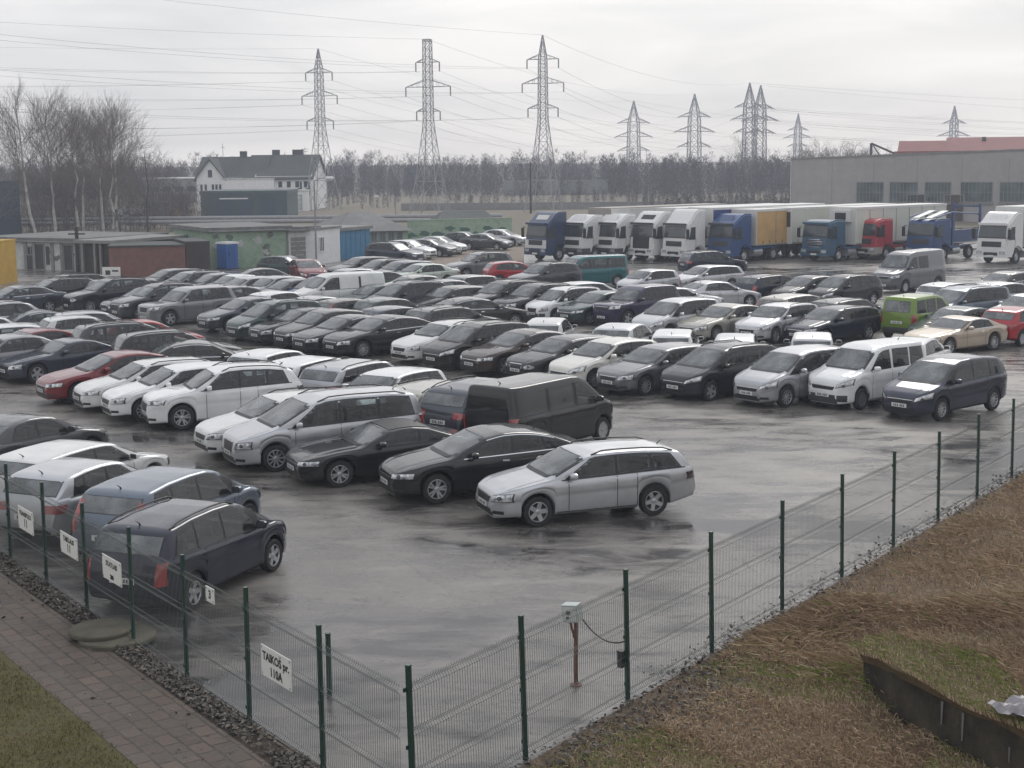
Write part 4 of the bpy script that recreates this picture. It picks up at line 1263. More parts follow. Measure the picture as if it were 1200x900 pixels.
class Block:
    """a building standing on the line A-B (facade), depth behind it; x along the facade, y into the building"""
    def __init__(self, name, A, B, label, cat):
        self.A, self.B = Vector((A[0], A[1], 0)), Vector((B[0], B[1], 0))
        self.w = (self.B-self.A).length
        d = (self.B-self.A)
        self.root = empty(name, self.A, math.atan2(d.y, d.x)); tag(self.root, label, cat)
    def box(self, nm, x0, x1, y0, y1, z0, z1, mat):
        return MB().box(((x0+x1)/2, (y0+y1)/2, (z0+z1)/2), (x1-x0, y1-y0, z1-z0)).build(nm, mat, self.root)
    def opening(self, nm, x0, x1, z0, z1, mat, frame=None, bars=(0, 0)):
        o = self.box(nm, x0, x1, -.03, .05, z0, z1, mat)
        if frame:
            mb = MB(); t = .09
            mb.box(((x0+x1)/2, -.045, z0), (x1-x0+2*t, .05, t)).box(((x0+x1)/2, -.045, z1), (x1-x0+2*t, .05, t))
            mb.box((x0, -.046, (z0+z1)/2), (t, .05, z1-z0)).box((x1, -.046, (z0+z1)/2), (t, .05, z1-z0))
            for k in range(1, bars[0]): mb.box((x0+(x1-x0)*k/bars[0], -.042, (z0+z1)/2), (.06, .03, z1-z0))
            for k in range(1, bars[1]): mb.box(((x0+x1)/2, -.040, z0+(z1-z0)*k/bars[1]), (x1-x0, .03, .06))
            mb.build('frame', frame, o)
        return o
def hgt(px, py, P):   # height of a pixel seen at the distance of ground point P
    return atY(px, py, P.y).z

def shed(name, bx0, by0, bx1, by1, top, depth, wall, roof, label, cat, over=.25, thick=.22):
    A, B = at(bx0, by0), at(bx1, by1)
    b = Block(name, A, B, label, cat)
    h = hgt(bx0, top, A)
    b.h = h
    b.box('wall', 0, b.w, 0, depth, 0, h-thick, M[wall])
    b.box('roof', -over, b.w+over, -over, depth+over, h-thick, h, M[roof])
    return b

# low garages on the left
g = shed('garage_row', -20, 314, 97, 318, 277, 9, 'render_white', 'roof_felt', 'long low whitish garage row with dark doors and flat roof', 'garage')
w = g.w; s = w/117
for a, c in ((18, 31),): g.opening('door', a*s+3, c*s+3, .02, 1.75, M['door_dark'])
for a, c in ((63, 74), (97, 107)): g.opening('door', a*s, c*s, .02, 1.9, M['door_dark'], M['concrete'])
g.opening('window', 55*s, 59*s, 1.1, 1.7, M['win_dark'], M['concrete'])
g.opening('door', 76*s, 80*s, .4, 1.75, M['door_dark'])
for a in (51, 61, 82, 93, 110): g.box('pilaster', a*s, a*s+.28, -.09, 0.0, 0, g.h-.24, M['concrete'])
g2 = shed('garage_row', 97, 320, 131, 321, 281, 8, 'brown_wall', 'concrete', 'short brown garage with pale posts beside the whitish garage row', 'garage', over=.4)
for x in (.2, g2.w*.5, g2.w*.7): g2.box('post', x, x+.16, -.30, -.14, 0, g2.h-.24, M['concrete'])
g2.opening('door', .7, g2.w*.42, .02, 1.8, M['door_dark'])
# rusty sheet wall, brown container
g3 = shed('rusty_shed', 129, 325, 218, 323, 288, 5, 'rust_wall', 'roof_dark', 'rusty red sheet metal shed behind the parked cars', 'shed', over=.08, thick=.12)
for k in range(1, 14): g3.box('rib', g3.w*k/14, g3.w*k/14+.06, -.03, 0, 0.02, g3.h-.14, M['rust_wall'])
g4 = shed('storage_container', 219, 323, 247, 322, 283, 5, 'brown_wall', 'roof_dark', 'dark brown storage container beside the rusty red shed', 'container', over=.03, thick=.1)
for k in range(1, 8): g4.box('rib', g4.w*k/8, g4.w*k/8+.07, -.03, 0, 0.02, g4.h-.14, M['brown_wall'])
for y in (.8, 1.6): g4.box('locking_bar', g4.w*.3, g4.w*.75, -.05, -.03, y, y+.06, M['door_dark'])
# yellow container at the left edge
yc = shed('yellow_container', -66, 334, -3, 334, 283, 3, 'yellow_wall', 'yellow_wall', 'yellow steel container cut by the left edge of the photo', 'container', over=.02, thick=.1)
for k in range(1, 12): yc.box('rib', yc.w*k/12, yc.w*k/12+.08, -.035, 0, .1, yc.h-.14, M['yellow_wall'])
# green painted store with white part
gs = shed('green_store', 246, 315, 338, 311, 267, 9, 'green_wall', 'roof_felt', 'low store with peeling green wall and flat grey roof', 'shed', over=.3, thick=.28)
gs.opening('door', gs.w*.24, gs.w*.30, .02, 1.9, M['door_dark'])
ws_ = shed('white_store', 339, 311, 371, 309, 266, 9, 'render_white', 'roof_felt', 'white end of the low store with ribbed gate', 'shed', over=.3, thick=.28)
for k in range(6): ws_.box('gate_slat', .2, ws_.w-.4, -.03, 0, .1+k*.34, .38+k*.34, M['concrete'])
wc = shed('site_cabin', 372, 310, 399, 306, 267, 3, 'house_white', 'concrete', 'white cabin with one barred window beside the blue gate', 'cabin', over=.12, thick=.15)
wc.opening('window', wc.w*.08, wc.w*.28, .95, 2.05, M['win_dark'], M['house_white'], (3, 1))
bg_ = shed('blue_gate', 400, 304, 434, 300, 267, 4, 'blue_gate', 'concrete', 'bright blue sheet gate in the row of low stores', 'gate', over=.2, thick=.25)
for k in range(1, 6): bg_.box('rib', bg_.w*k/6, bg_.w*k/6+.05, -.03, 0, .05, bg_.h-.27, M['blue_gate'])
# stains, gutters and drainpipes on the low stores
M['stain'] = pbr('damp stain', (.13, .15, .125), .85, var=.3, var_scale=1.5)
M['pale_patch'] = pbr('bare plaster patch', (.42, .43, .40), .85, var=.2, var_scale=1.5)
rs2 = random.Random(77)
for b_, n_, mats in ((gs, 16, ('stain', 'pale_patch')), (g, 10, ('stain',)), (ws_, 3, ('stain',))):
    for k in range(n_):
        x = rs2.uniform(.4, b_.w-.6); z0 = rs2.uniform(.1, b_.h-1.0)
        pl = [(x+math.cos(t)*rs2.uniform(.12, .42), z0+.4+math.sin(t)*rs2.uniform(.10, .34)) for t in np.linspace(0, 5.7, 11)]
        MB().prism(pl, 'y', -.008-.0006*k, .0).build('wall_patch', M[mats[k % len(mats)]], b_.root)
    MB().tube([(-.1, -.34, b_.h-.26), (b_.w+.1, -.34, b_.h-.30)], .06, 6).build('gutter', M['concrete'], b_.root)
    MB().tube([(b_.w*.985, -.30, b_.h-.3), (b_.w*.985, -.08, b_.h-.6), (b_.w*.985, -.08, .1)], .04, 6).build('drainpipe', M['concrete'], b_.root)
# portable toilet
pt = Block('portable_toilet', at(266, 316), at(279.5, 315), 'blue portable toilet with white roof against the green wall', 'toilet')
h = hgt(265, 284, pt.A)
pt.box('cabin', 0, pt.w, 0, 1.1, .08, h-.14, pbr('toilet blue', (.03, .12, .36), .5, var=.08)); pt.box('roof', -.06, pt.w+.06, -.06, 1.16, h-.14, h, M['house_white'])
pt.box('door', .18, pt.w-.22, -.03, 0, .15, h-.3, pbr('toilet door', (.025, .09, .28), .5)); pt.box('door_handle', .25, .31, -.06, -.03, 1.0, 1.2, M['trim'])
pt.box('base', -.04, pt.w+.04, -.03, 1.12, 0, .08, M['trim'])
# hip-roofed hall
def hip(name, x0, y0, x1, y1, eave, ridge, depth, wall, roof, label, inset=.3):
    A, B = at(x0, y0), at(x1, y1)
    b = Block(name, A, B, label, 'building'); he = hgt(x0, eave, A); hr = atY((x0+x1)/2, ridge, A.y+depth/2).z
    b.box('wall', 0, b.w, 0, depth, 0, he, M[wall])
    o = .5; w = b.w; i = w*inset
    mb = MB(); mb.add([(-o, -o, he-.05), (w+o, -o, he-.05), (w+o, depth+o, he-.05), (-o, depth+o, he-.05), (i, depth/2, hr), (w-i, depth/2, hr)],
                      [(0, 1, 5, 4), (1, 2, 5), (2, 3, 4, 5), (3, 0, 4), (3, 2, 1, 0)])
    mb.build('roof', M[roof], b.root); b.h = he
    return b
hh = hip('old_hall', 400, 292, 478, 290, 271, 248, 14, 'green_wall', 'roof_felt', 'low hall with wide grey hipped roof and green windows', .34)
for k in range(4): hh.opening('window', hh.w*(.45+.13*k), hh.w*(.53+.13*k), .6, 1.4, M['win_teal'], M['concrete'], (2, 1))
gw = shed('green_fence_wall', 479, 283, 600, 279, 258, .3, 'green_wall', 'green_wall', 'long low green painted concrete wall with dark graffiti patches', 'wall', over=.05, thick=.08)
rg2 = random.Random(31)
for k in range(8):
    x = gw.w*(.03+.12*k+rg2.uniform(0, .03)); z = rg2.uniform(.5, 1.2)
    pts_ = [(x+math.cos(t)*rg2.uniform(.3, .9), z+math.sin(t)*rg2.uniform(.12, .35)) for t in np.linspace(0, 5.6, 9)]
    mb = MB(); mb.prism(pts_, 'y', -.012, -.002); mb.build('graffiti_patch', pbr('graffiti', (.05, .11, .08), .7), gw.root)
lg = hip('low_house', 515, 277, 582, 276, 262, 247, 10, 'brown_wall', 'roof_dark', 'low brown house with dark hipped roof behind the green wall', .12)

# notice board among the cars
nb = Block('notice_board', at(121, 342), at(142, 342), 'white notice board on two posts among the left cars', 'sign')
hz_ = hgt(121, 313, nb.A); hb_ = hgt(121, 327, nb.A)
nb.box('board', 0, nb.w, 0, .04, hb_, hz_, M['sign'])
for x in (.1, nb.w-.15): nb.box('post', x, x+.06, .04, .1, 0, hz_-.05, M['trim'])
nb.box('picture', .2, .5, -.012, -.002, hb_+.25, hz_-.2, M['plastic']); nb.box('text_line', .62, nb.w-.12, -.012, -.002, hz_-.28, hz_-.18, M['brown_wall'])

# big pale house with two grey roofs
def house():
    A, B = at(300, 246.5), at(366, 246)
    b = Block('large_house', A, B, 'large pale house with two dark grey gabled roofs, tallest building on the left', 'house')
    he = hgt(377, 206, B); hr = hgt(340, 181, A)
    dp = 14
    w = b.w
    b.box('wall', 0, w, 0, dp, 0, he, M['house_white'])
    mb = MB(); o = .5
    mb.prism([(-o, he-.35), (dp/2, hr), (dp+o, he-.35), (dp+o, he-.6), (dp/2, hr-.3), (-o, he-.6)], 'x', -2, w+.4); r = mb.build('roof', M['roof_dark'], b.root)
    mb = MB(); mb.prism([(0, he-.05), (dp/2, hr-.32), (dp, he-.05)], 'x', w-.1, w); mb.prism([(0, he-.05), (dp/2, hr-.32), (dp, he-.05)], 'x', 0, .1); mb.build('gable', M['house_white'], b.root)
    for cx in (.22, .62):
        MB().box((w*cx, dp/2+.6, hr+.2), (1.8 if cx > .5 else 1.2, .8, 1.3)).build('chimney', M['roof_dark'], r)
    for fl, z in ((0, he-1.9), (1, he-4.4)):
        for k in range(5 if fl == 0 else 2):
            x = w*(.30+.15*k) if fl == 0 else w*(.78+.13*k)
            b.opening('window', x-.4, x+.35, z, z+1.1, M['win_dark'], M['house_white'])
    for x in (w*.79, w*.93): b.opening('window', x-.35, x+.35, he-3.0, he-.9, M['win_dark'])
    # left wing with the gable to the front left
    L0 = -.1
    wx0, wx1 = -9.6, .1
    he2, hr2 = he-.1, hr-.25
    b.box('wall', wx0, wx1, .3, 11, 0, he2, M['house_white'])
    mb = MB(); mb.prism([(-.2, he2-.35), (5.6, hr2), (11.5, he2-.35), (11.5, he2-.6), (5.6, hr2-.3), (-.2, he2-.6)], 'x', wx0-.5, wx1+1.5); r2_ = mb.build('roof', M['roof_dark'], b.root)
    mb = MB(); mb.prism([(.3, he2-.05), (5.6, hr2-.32), (11, he2-.05)], 'x', wx0, wx0+.1); mb.build('gable', M['house_white'], b.root)
    # front gable of the wing
    gx0, gx1 = wx0, wx0+4.6
    mb = MB(); mb.prism([(gx0, 0), (gx1, 0), (gx1, he2), ((gx0+gx1)/2, hr2-.6), (gx0, he2)], 'y', -.6, .3); mb.build('front_gable', M['house_white'], b.root)
    mb = MB(); c = (gx0+gx1)/2
    mb.prism([(gx0-.4, he2-.4), (c, hr2-.25), (gx1+.4, he2-.4), (gx1+.4, he2-.65), (c, hr2-.55), (gx0-.4, he2-.65)], 'y', -1.0, 5.6); mb.build('roof', M['roof_dark'], b.root)
    for k, x in enumerate((gx0+.8, gx0+1.5, gx0+2.7, gx0+3.3, gx0+3.9)):
        MB().box((x, -.62, he2-1.9), (.38, .08, 1.5)).build('window', M['win_dark'], b.root)
    MB().box((c, -.62, he2+.6), (.7, .08, 1.2)).build('window', M['win_dark'], b.root)
    MB().box((gx0+6.5, 5.8, hr2+.3), (1.1, .8, 1.2)).build('chimney', M['roof_dark'], r2_)
    m_ = MB(); m_.tube([(gx0+3.2, 5, hr2-.2), (gx0+3.2, 5, hr2+2.2)], .05, 4); m_.box((gx0+3.2, 5, hr2+1.5), (.7, .06, .06)); m_.build('aerial', M['steel'], b.root)
    m_ = MB(); m_.tube([(w*.78, 6, hr-.2), (w*.78, 6, hr+1.2)], .05, 4); m_.box((w*.78, 6, hr+.9), (1.2, .4, .08)).box((w*.78, 6, hr+.5), (.9, .4, .08)); m_.build('aerial', M['steel'], b.root)
house()
wh = shed('white_annex', 262, 247, 322, 246.5, 209, 8, 'house_white', 'render_white', 'long white annex in front of the large pale house', 'building', over=.1)
wb = shed('white_annex', 322, 248, 362, 247.5, 223, 5, 'house_white', 'render_white', 'smaller white annex below the right wing of the large pale house', 'building', over=.1)
wb.opening('garage_door', wb.w*.12, wb.w*.8, .3, 2.6, M['render_white'], M['concrete'], (1, 3))
dg_ = shed('green_hall', 236, 259, 337, 258, 224, 12, 'dark_green_wall', 'dark_green_wall', 'dark green flat hall in front of the large pale house', 'building', over=.1, thick=.5)
for k in range(3): dg_.opening('door', dg_.w*(.2+.25*k), dg_.w*(.36+.25*k), .1, 3.0, M['navy_wall'], M['dark_green_wall'])
dg_.box('fascia_stripe', dg_.w*.22, dg_.w*.55, -.12, 0, 2.9, 3.05, M['house_white'])
nv = shed('blue_hall', -90, 280, -18, 280, 213, 8, 'navy_wall', 'navy_wall', 'dark blue windowless hall cut by the left edge', 'building', over=.05)
for k in range(1, 8): nv.box('panel_seam', nv.w*k/8, nv.w*k/8+.06, -.02, 0, 0, nv.h-.3, M['door_dark'])
yb = shed('brick_shed', 197, 261, 222, 260, 237, 6, 'concrete', 'roof_felt', 'small brownish shed left of the dark green hall', 'building')
yb.opening('door', yb.w*.2, yb.w*.7, .1, 1.9, M['yellow_wall'], M['brown_wall'])
fl = shed('flat_hall', 170, 238, 236, 237, 209, 20, 'concrete', 'render_white', 'pale flat hall far behind the bare birch trees', 'building')
for k in range(4): fl.opening('window', fl.w*(.1+.22*k), fl.w*(.25+.22*k), 2.2, 3.2, M['win_dark'])
# pale truck boxes and a van parked far left
def box_truck(px0, px1, by, ty, label):
    b = Block('box_truck', at(px0, by), at(px1, by), label, 'truck'); h = hgt(px0, ty, b.A)
    b.box('cargo_box', 0, b.w*.8, 0, 2.2, .8, h, M['house_white']); b.box('cab', b.w*.82, b.w, .1, 2.1, .5, h*.75, M['house_white'])
    b.box('windscreen', b.w-.02, b.w+.02, .25, 1.95, h*.45, h*.68, M['win_dark'])
    for x in (.7, b.w*.88):
        for y in (.1, 2.0): MB().lathe([(.2, -.1), (.42, -.1), (.42, .1), (.2, .1)], (x, y, .42), 14, 'y').build('wheel', M['tyre'], b.root, smooth=40)
box_truck(124, 144, 259, 243, 'white box truck parked under the birch trees')
box_truck(152, 166, 257, 242, 'smaller white box truck right of the other box truck under the trees')

# long grey factory on the right
def factory():
    A, B = at(927, 256), at(1296, 263)
    b = Block('factory_hall', A, B, 'long grey factory hall with a row of barred windows on the right', 'factory')
    w = b.w
    h0, h1 = hgt(927, 187, A), hgt(1200, 176, at(1200, 261))
    slope = (h1-h0)/w*1.3
    H = lambda x: h0+slope*x
    mb = MB(); mb.prism([(0, 0), (w, 0), (w, H(w)), (0, H(0))], 'y', 0, 30); mb.build('wall', M['factory'], b.root)
    mb = MB(); mb.prism([(-.1, H(0)), (w, H(w)), (w, H(w)+.18), (-.1, H(0)+.18)], 'y', -.12, 30); mb.build('parapet', M['concrete'], b.root)
    for px0, px1 in ((1004, 1035), (1043, 1075), (1084, 1114), (1126, 1163), (1172, 1208), (1220, 1258)):
        def X(px):
            d = atY(px, 225, 100)
            k = d.x/d.y
            u = (B-A)
            t = (k*A.y-A.x)/(u.x-k*u.y); return t*w
        x0, x1 = X(px0), X(px1)
        P = A+(B-A)*(x0/w)
        zt, zb = hgt(px0, 213.5, P), hgt(px0, 236.5, P)
        b.opening('window', x0, x1, zb, zt, M['win_teal'], M['concrete'], (8, 2))
        b.box('sill', x0-.15, x1+.15, -.2, -.05, zb-.28, zb-.12, M['concrete'])
    b.opening('door', w*.40, w*.46, 0, 3.2, M['door_dark'], M['concrete'])
    b.opening('door', w*.52, w*.58, 0, 3.2, M['brown_wall'], M['concrete'])
    b.box('downpipe', -.16, -.04, -.1, .02, 0, h0, M['render_white'])
    for k in range(1, 7): b.box('panel_seam', w*k/7, w*k/7+.05, -.015, 0, 0, h0-.05, M['concrete'])
factory()
def red_house():
    A, B = at(1050, 244), at(1290, 244)
    b = Block('red_roofed_hall', A, B, 'hall with stepped red metal roof rising behind the grey factory', 'building'); w = b.w
    z0 = hgt(1050, 184, A); z1 = hgt(1110, 173, A); z2 = hgt(1110, 164.5, A)
    b.box('wall', 0, w, 0, 18, 0, z0+.2, M['concrete'])
    b.box('roof', -.5, w, -.8, 18, z0+.2, z1-.5, M['red_roof'])
    mb = MB(); mb.prism([(-.8, z1-.5), (9, z2+.5), (18.5, z1-.5)], 'x', w*.24, w); mb.build('roof', M['red_roof'], b.root)
    mb = MB(); mb.prism([(-.82, z1-.5), (5, z1+1.1), (5, z1-.5)], 'x', w*.0, w*.24); mb.build('roof', M['red_roof'], b.root)
    b.box('chimney', w*.42, w*.44, 6, 7, z1, z2+.5, M['roof_dark'])
red_house()
def jib():
    P = at(1019, 244); root = empty('loading_crane', P); tag(root, 'dark loading crane arm poking above the grey factory roof', 'crane')
    z = hgt(1019, 183, P); zt = hgt(1018, 168, P)
    mb = MB(); mb.tube([(0, 0, 0), (0, 0, zt)], .22, 6); mb.build('mast', M['door_dark'], root)
    MB().tube([(0, 0, zt), (4.0, 0, z+.2)], .16, 6).build('boom', M['door_dark'], root)
    MB().tube([(.3, 0, zt-.3), (1.4, 0, z)], .10, 5).build('ram', M['door_dark'], root)
jib()

# heating pipe on stands along the back
def pipes():
    Y = 172; root = empty('heating_pipe', (-45, Y, 0)); tag(root, 'pale lagged heating pipes on low stands crossing behind the garages', 'pipe')
    for dz, dy in ((1.05, 0), (1.45, .8)):
        MB().tube([(-24, dy, dz), (-2, dy, dz), (-1.6, dy, dz+.05), (44, dy, dz)], .26, 8).build('pipe', M['pipe'], root, smooth=60)
    for k in range(12):
        x = -24+k*6
        m = MB(); m.box((x, 0, .4), (.25, .25, .8)).box((x, .4, .85), (.25, 1.6, .14)).box((x, .8, .45), (.25, .25, .9)); m.build('stand', M['concrete'], root)
pipes()

# lamp post and timber pole
def lamp(px, by, ty, arms, label):
    P = at(px, by); root = empty('street_lamp', P); tag(root, label, 'street lamp')
    h = hgt(px, ty, P)
    MB().tube([(0, 0, 0), (0, 0, h*.5), (0, 0, h)], [.09, .07, .05], 8).build('pole', M['pipe'], root, smooth=60)
    for dx in arms:
        a = MB().tube([(0, 0, h), (dx*.5, 0, h+.18), (dx, 0, h+.22)], .035, 6).build('arm', M['pipe'], root)
        hd_ = MB().lathe([(.02, -.32), (.11, -.2), (.12, .2), (.03, .34)], (dx+.2*math.copysign(1, dx), 0, h+.2), 10, 'x').build('lamp_head', M['house_white'], root, smooth=60)
        MB().box((dx+.2*math.copysign(1, dx), 0, h+.10), (.45, .16, .05)).build('lamp_glass', M['lamp'], hd_)
lamp(371, 316, 212, (.9,), 'slender grey street lamp with one arm by the white cabin')
def pole(px, by, ty, label, arm=False):
    P = at(px, by); h = hgt(px, ty, P)
    root = empty('utility_pole', P); tag(root, label, 'pole')
    MB().tube([(0, 0, 0), (0, 0, h)], [.17, .12], 8).build('pole', M['wood'], root, smooth=60)
    MB().box((0, 0, h-.5), (1.2 if arm else .5, .1, .1)).build('crossarm', M['wood'], root)
pole(622, 250, 190, 'dark timber pole standing left of the rightmost near pylon')
pole(70, 300, 268, 'short pole rising behind the whitish garage roof')
pole(92, 318, 266, 'pale pole at the end of the whitish garage row', True)
lamp(464, 262, 232, (-2.2,), 'far street lamp with long arm before the forest')

# ---------------------------------------------------------------- pylons and lines
def beam(mb, a, b, w):
    a, b = Vector(a), Vector(b); d = (b-a).normalized()
    s1 = d.cross(Vector((0.3, 0.2, 1))); s1.normalize(); s2 = d.cross(s1)
    vs = [p+s1*x*w+s2*y*w for p in (a, b) for x, y in ((-1, -1), (1, -1), (1, 1), (-1, 1))]
    mb.add(vs, [(0, 1, 5, 4), (1, 2, 6, 5), (2, 3, 7, 6), (3, 0, 4, 7)])
def pylon(px, by, ty, rz, label, arms, base=2.4, waist=.62, tip=True, hang=True, wb=.045, Y=None, flat_top=False):
    P = at(px, by) if Y is None else Vector((atY(px, by, Y).x, Y, 0))
    h = hgt(px, ty, P)
    root = empty('power_pylon', P, rz); tag(root, label, 'pylon', 'lattice power pylons')
    zw = h*(.52 if hang else .25); z1 = h*(.97 if flat_top else (.86 if hang else arms[0][0]))
    def half(z):
        if z < zw: return base+(waist-base)*(z/zw)**.8
        if z < z1 or flat_top: return waist*(1-.15*(z-zw)/(z1-zw))
        return waist*.85*(1-(z-z1)/(h-z1))+.05
    zs = [0]
    while zs[-1] < h-.6: zs.append(min(h, zs[-1]+max(1.1, 2.0*half(zs[-1]))))
    if zs[-1] < h: zs.append(h)
    mb = MB()
    C = lambda z: [(sx*half(z), sy*half(z), z) for sx, sy in ((-1, -1), (1, -1), (1, 1), (-1, 1))]
    for za, zb in zip(zs, zs[1:]):
        ca, cb = C(za), C(zb)
        for k in range(4):
            k2 = (k+1) % 4
            beam(mb, ca[k], cb[k], wb*1.15); beam(mb, ca[k], cb[k2], wb*.62); beam(mb, ca[k2], cb[k], wb*.62); beam(mb, cb[k], cb[k2], wb*.55)
    mb.build('lattice_mast', M['steel'], root)
    tips = [Vector((0, 0, h))]
    for z, l in arms:
        z = z*h
        for sg in (-1, 1):
            a = MB(); hw = half(z); tipp = (sg*l, 0, z)
            for sy in (-1, 1):
                beam(a, (sg*hw, sy*hw, z), tipp, wb*.8); beam(a, (sg*hw*.8, sy*hw, z+l*.28), tipp, wb*.8)
                for q in (.35, .65):
                    lo = Vector((sg*hw, sy*hw, z)).lerp(Vector(tipp), q); up_ = Vector((sg*hw*.8, sy*hw, z+l*.28)).lerp(Vector(tipp), q); beam(a, lo, up_, wb*.5)
            ao = a.build('crossarm', M['steel'], root)
            il = 1.35 if hang else .3
            if hang:
                MB().tube([(sg*l, 0, z), (sg*l, 0, z-il)], .10, 6).build('insulator', M['steel'], ao)
            else:
                MB().tube([(sg*l, -.2, z), (sg*l*1.02, -1.2, z-.35)], .09, 6).tube([(sg*l, .2, z), (sg*l*1.02, 1.2, z-.35)], .09, 6).build('insulator', M['steel'], ao)
            tips.append(Vector((sg*l, 0, z-il)))
    rot = Matrix.Rotation(rz, 3, 'Z')
    return [P+rot @ t for t in tips]
arms3 = ((.85, 2.3), (.70, 3.1), (.55, 2.4))
RZ = R(-20)
p1 = pylon(378, 246, 57, RZ, 'lattice pylon rising behind the large pale house, leftmost of the near three', ((.855, 2.4), (.71, 3.2), (.555, 2.4)))
p2 = pylon(504, 250, 46, RZ, 'flat-topped lattice pylon with wide middle arms, middle of the near three', ((.87, 1.9), (.73, 3.6), (.59, 1.9)), flat_top=True)
p3 = pylon(637, 248, 41, RZ, 'tall lattice pylon right of the timber pole above the lorries', ((.865, 2.5), (.73, 3.3), (.59, 2.4)))
p4 = pylon(743, 0, 118, R(10), 'distant three-armed lattice pylon, first right of the near three', ((.745, 4.7), (.58, 5.6), (.42, 4.7)), base=3.2, waist=1.7, hang=False, wb=.085, Y=455)
p5 = pylon(815, 0, 110, R(10), 'distant three-armed lattice pylon between a lone one and a close pair', ((.76, 4.4), (.60, 5.6), (.44, 4.6)), base=3.2, waist=1.6, hang=False, wb=.085, Y=420)
p6 = pylon(880, 0, 97, R(10), 'left one of two overlapping distant pylons', ((.785, 3.2), (.67, 4.2), (.55, 3.4)), base=3.2, waist=1.3, hang=False, wb=.08, Y=365)
p7 = pylon(893, 0, 100, R(10), 'right one of two overlapping distant pylons', ((.785, 3.2), (.67, 4.4), (.55, 3.6)), base=3.2, waist=1.3, hang=False, wb=.08, Y=375)
p8 = pylon(938, 0, 133, R(10), 'small far pylon between the overlapping pair and the factory', ((.75, 4.0), (.63, 5.5), (.50, 4.0)), base=3.2, waist=1.3, hang=False, wb=.10, Y=600)
p9 = pylon(1123, 0, 124, R(10), 'lone far pylon above the red roof behind the factory', ((.77, 4.0), (.60, 5.6)), base=3.4, waist=1.2, hang=False, wb=.10, Y=520)
def wire(a, b, sag, r):
    pts_ = []
    for k in range(17):
        s_ = k/16; p = a.lerp(b, s_); p.z -= sag*4*s_*(1-s_); pts_.append(p)
    o = MB().tube(pts_, r, 4, caps=False).build('power_line', M['cable'])
    tag(o, 'thin overhead power line strung between lattice pylons under the grey sky', 'power line', 'overhead power lines')
for tips, d in ((p1, Vector((-150, -60, 1.5))), (p2, Vector((-120, -105, 1.0))), (p3, Vector((-95, -125, 2.0)))):
    for k, t in enumerate(tips): wire(t, t+d, 2.2 if k else 1.4, .015)
for ta, tb in ((p1, p4), (p2, p5), (p3, p6)):
    for k in range(min(len(ta), len(tb))): wire(ta[k], tb[k], 4.5 if k else 3.0, .017)
for ta, d in ((p4, Vector((160, 230, 2))), (p6, Vector((330, 130, 0))), (p7, Vector((330, 190, -4)))):
    for k, t in enumerate(ta): wire(t, t+d, 5, .024)

# ---------------------------------------------------------------- bare trees and the far wood
M['bark'] = pbr('grey bark', (.075, .066, .062), .9, var=.3, var_scale=2)
M['birch'] = pbr('birch bark', (.34, .33, .315), .85, var=.5, var_scale=1.4)
M['twig_pale'] = vary('pale birch twigs', [(0, (.10, .083, .075)), (.5, (.15, .128, .116)), (1, (.21, .185, .17))])
M['twig'] = vary('bare twigs', [(0, (.045, .037, .036)), (.5, (.075, .062, .059)), (1, (.115, .098, .093))])
class Twigs:
    def __init__(s): s.V = []; s.F = []; s.T = []
    def stick(s, a, b, r0, r1, tone):
        d = b-a
        if d.length < 1e-5: return
        d = d.normalized(); u = d.cross(Vector((.31, .95, .12))); u.normalize(); v = d.cross(u)
        i = len(s.V)
        for p, r in ((a, r0), (b, r1)):
            for k in range(3):
                t = 2.094*k; s.V.append(tuple(p+u*(r*math.cos(t))+v*(r*math.sin(t)))); s.T.append(tone)
        for k in range(3): s.F.append((i+k, i+(k+1) % 3, i+3+(k+1) % 3, i+3+k))
    def build(s, name, parent=None):
        o = scatter_mesh(name, M['twig_pale'], s.V, s.F, s.T); o.parent = parent; return o
def grow(rg, tw, p, d, ln, r, depth, up, spread, tone):
    if depth == 0 or r < .004: return
    n = 3
    q = p.copy()
    for k in range(n):
        d2 = (d+Vector((rg.gauss(0, .12), rg.gauss(0, .12), rg.gauss(0, .08)+up*.06))).normalized()
        q2 = q+d2*ln/n
        tw.stick(q, q2, r*(1-.22*k/n), r*(1-.22*(k+1)/n), tone)
        if k > 0 or depth > 2:
            for _ in range(rg.choice((1, 2, 2))):
                a = rg.uniform(0, 6.283)
                side = d2.cross(Vector((math.cos(a), math.sin(a), .3))).normalized()
                nd = (d2*(1-spread*.5)+side*spread+Vector((0, 0, up*.25))).normalized()
                grow(rg, tw, q2, nd, ln*rg.uniform(.52, .78), r*rg.uniform(.42, .58), depth-1, up, spread, min(1, tone+rg.uniform(-.08, .12)))
        q = q2; d = d2
    grow(rg, tw, q, d, ln*.7, r*.62, depth-1, up, spread, tone)
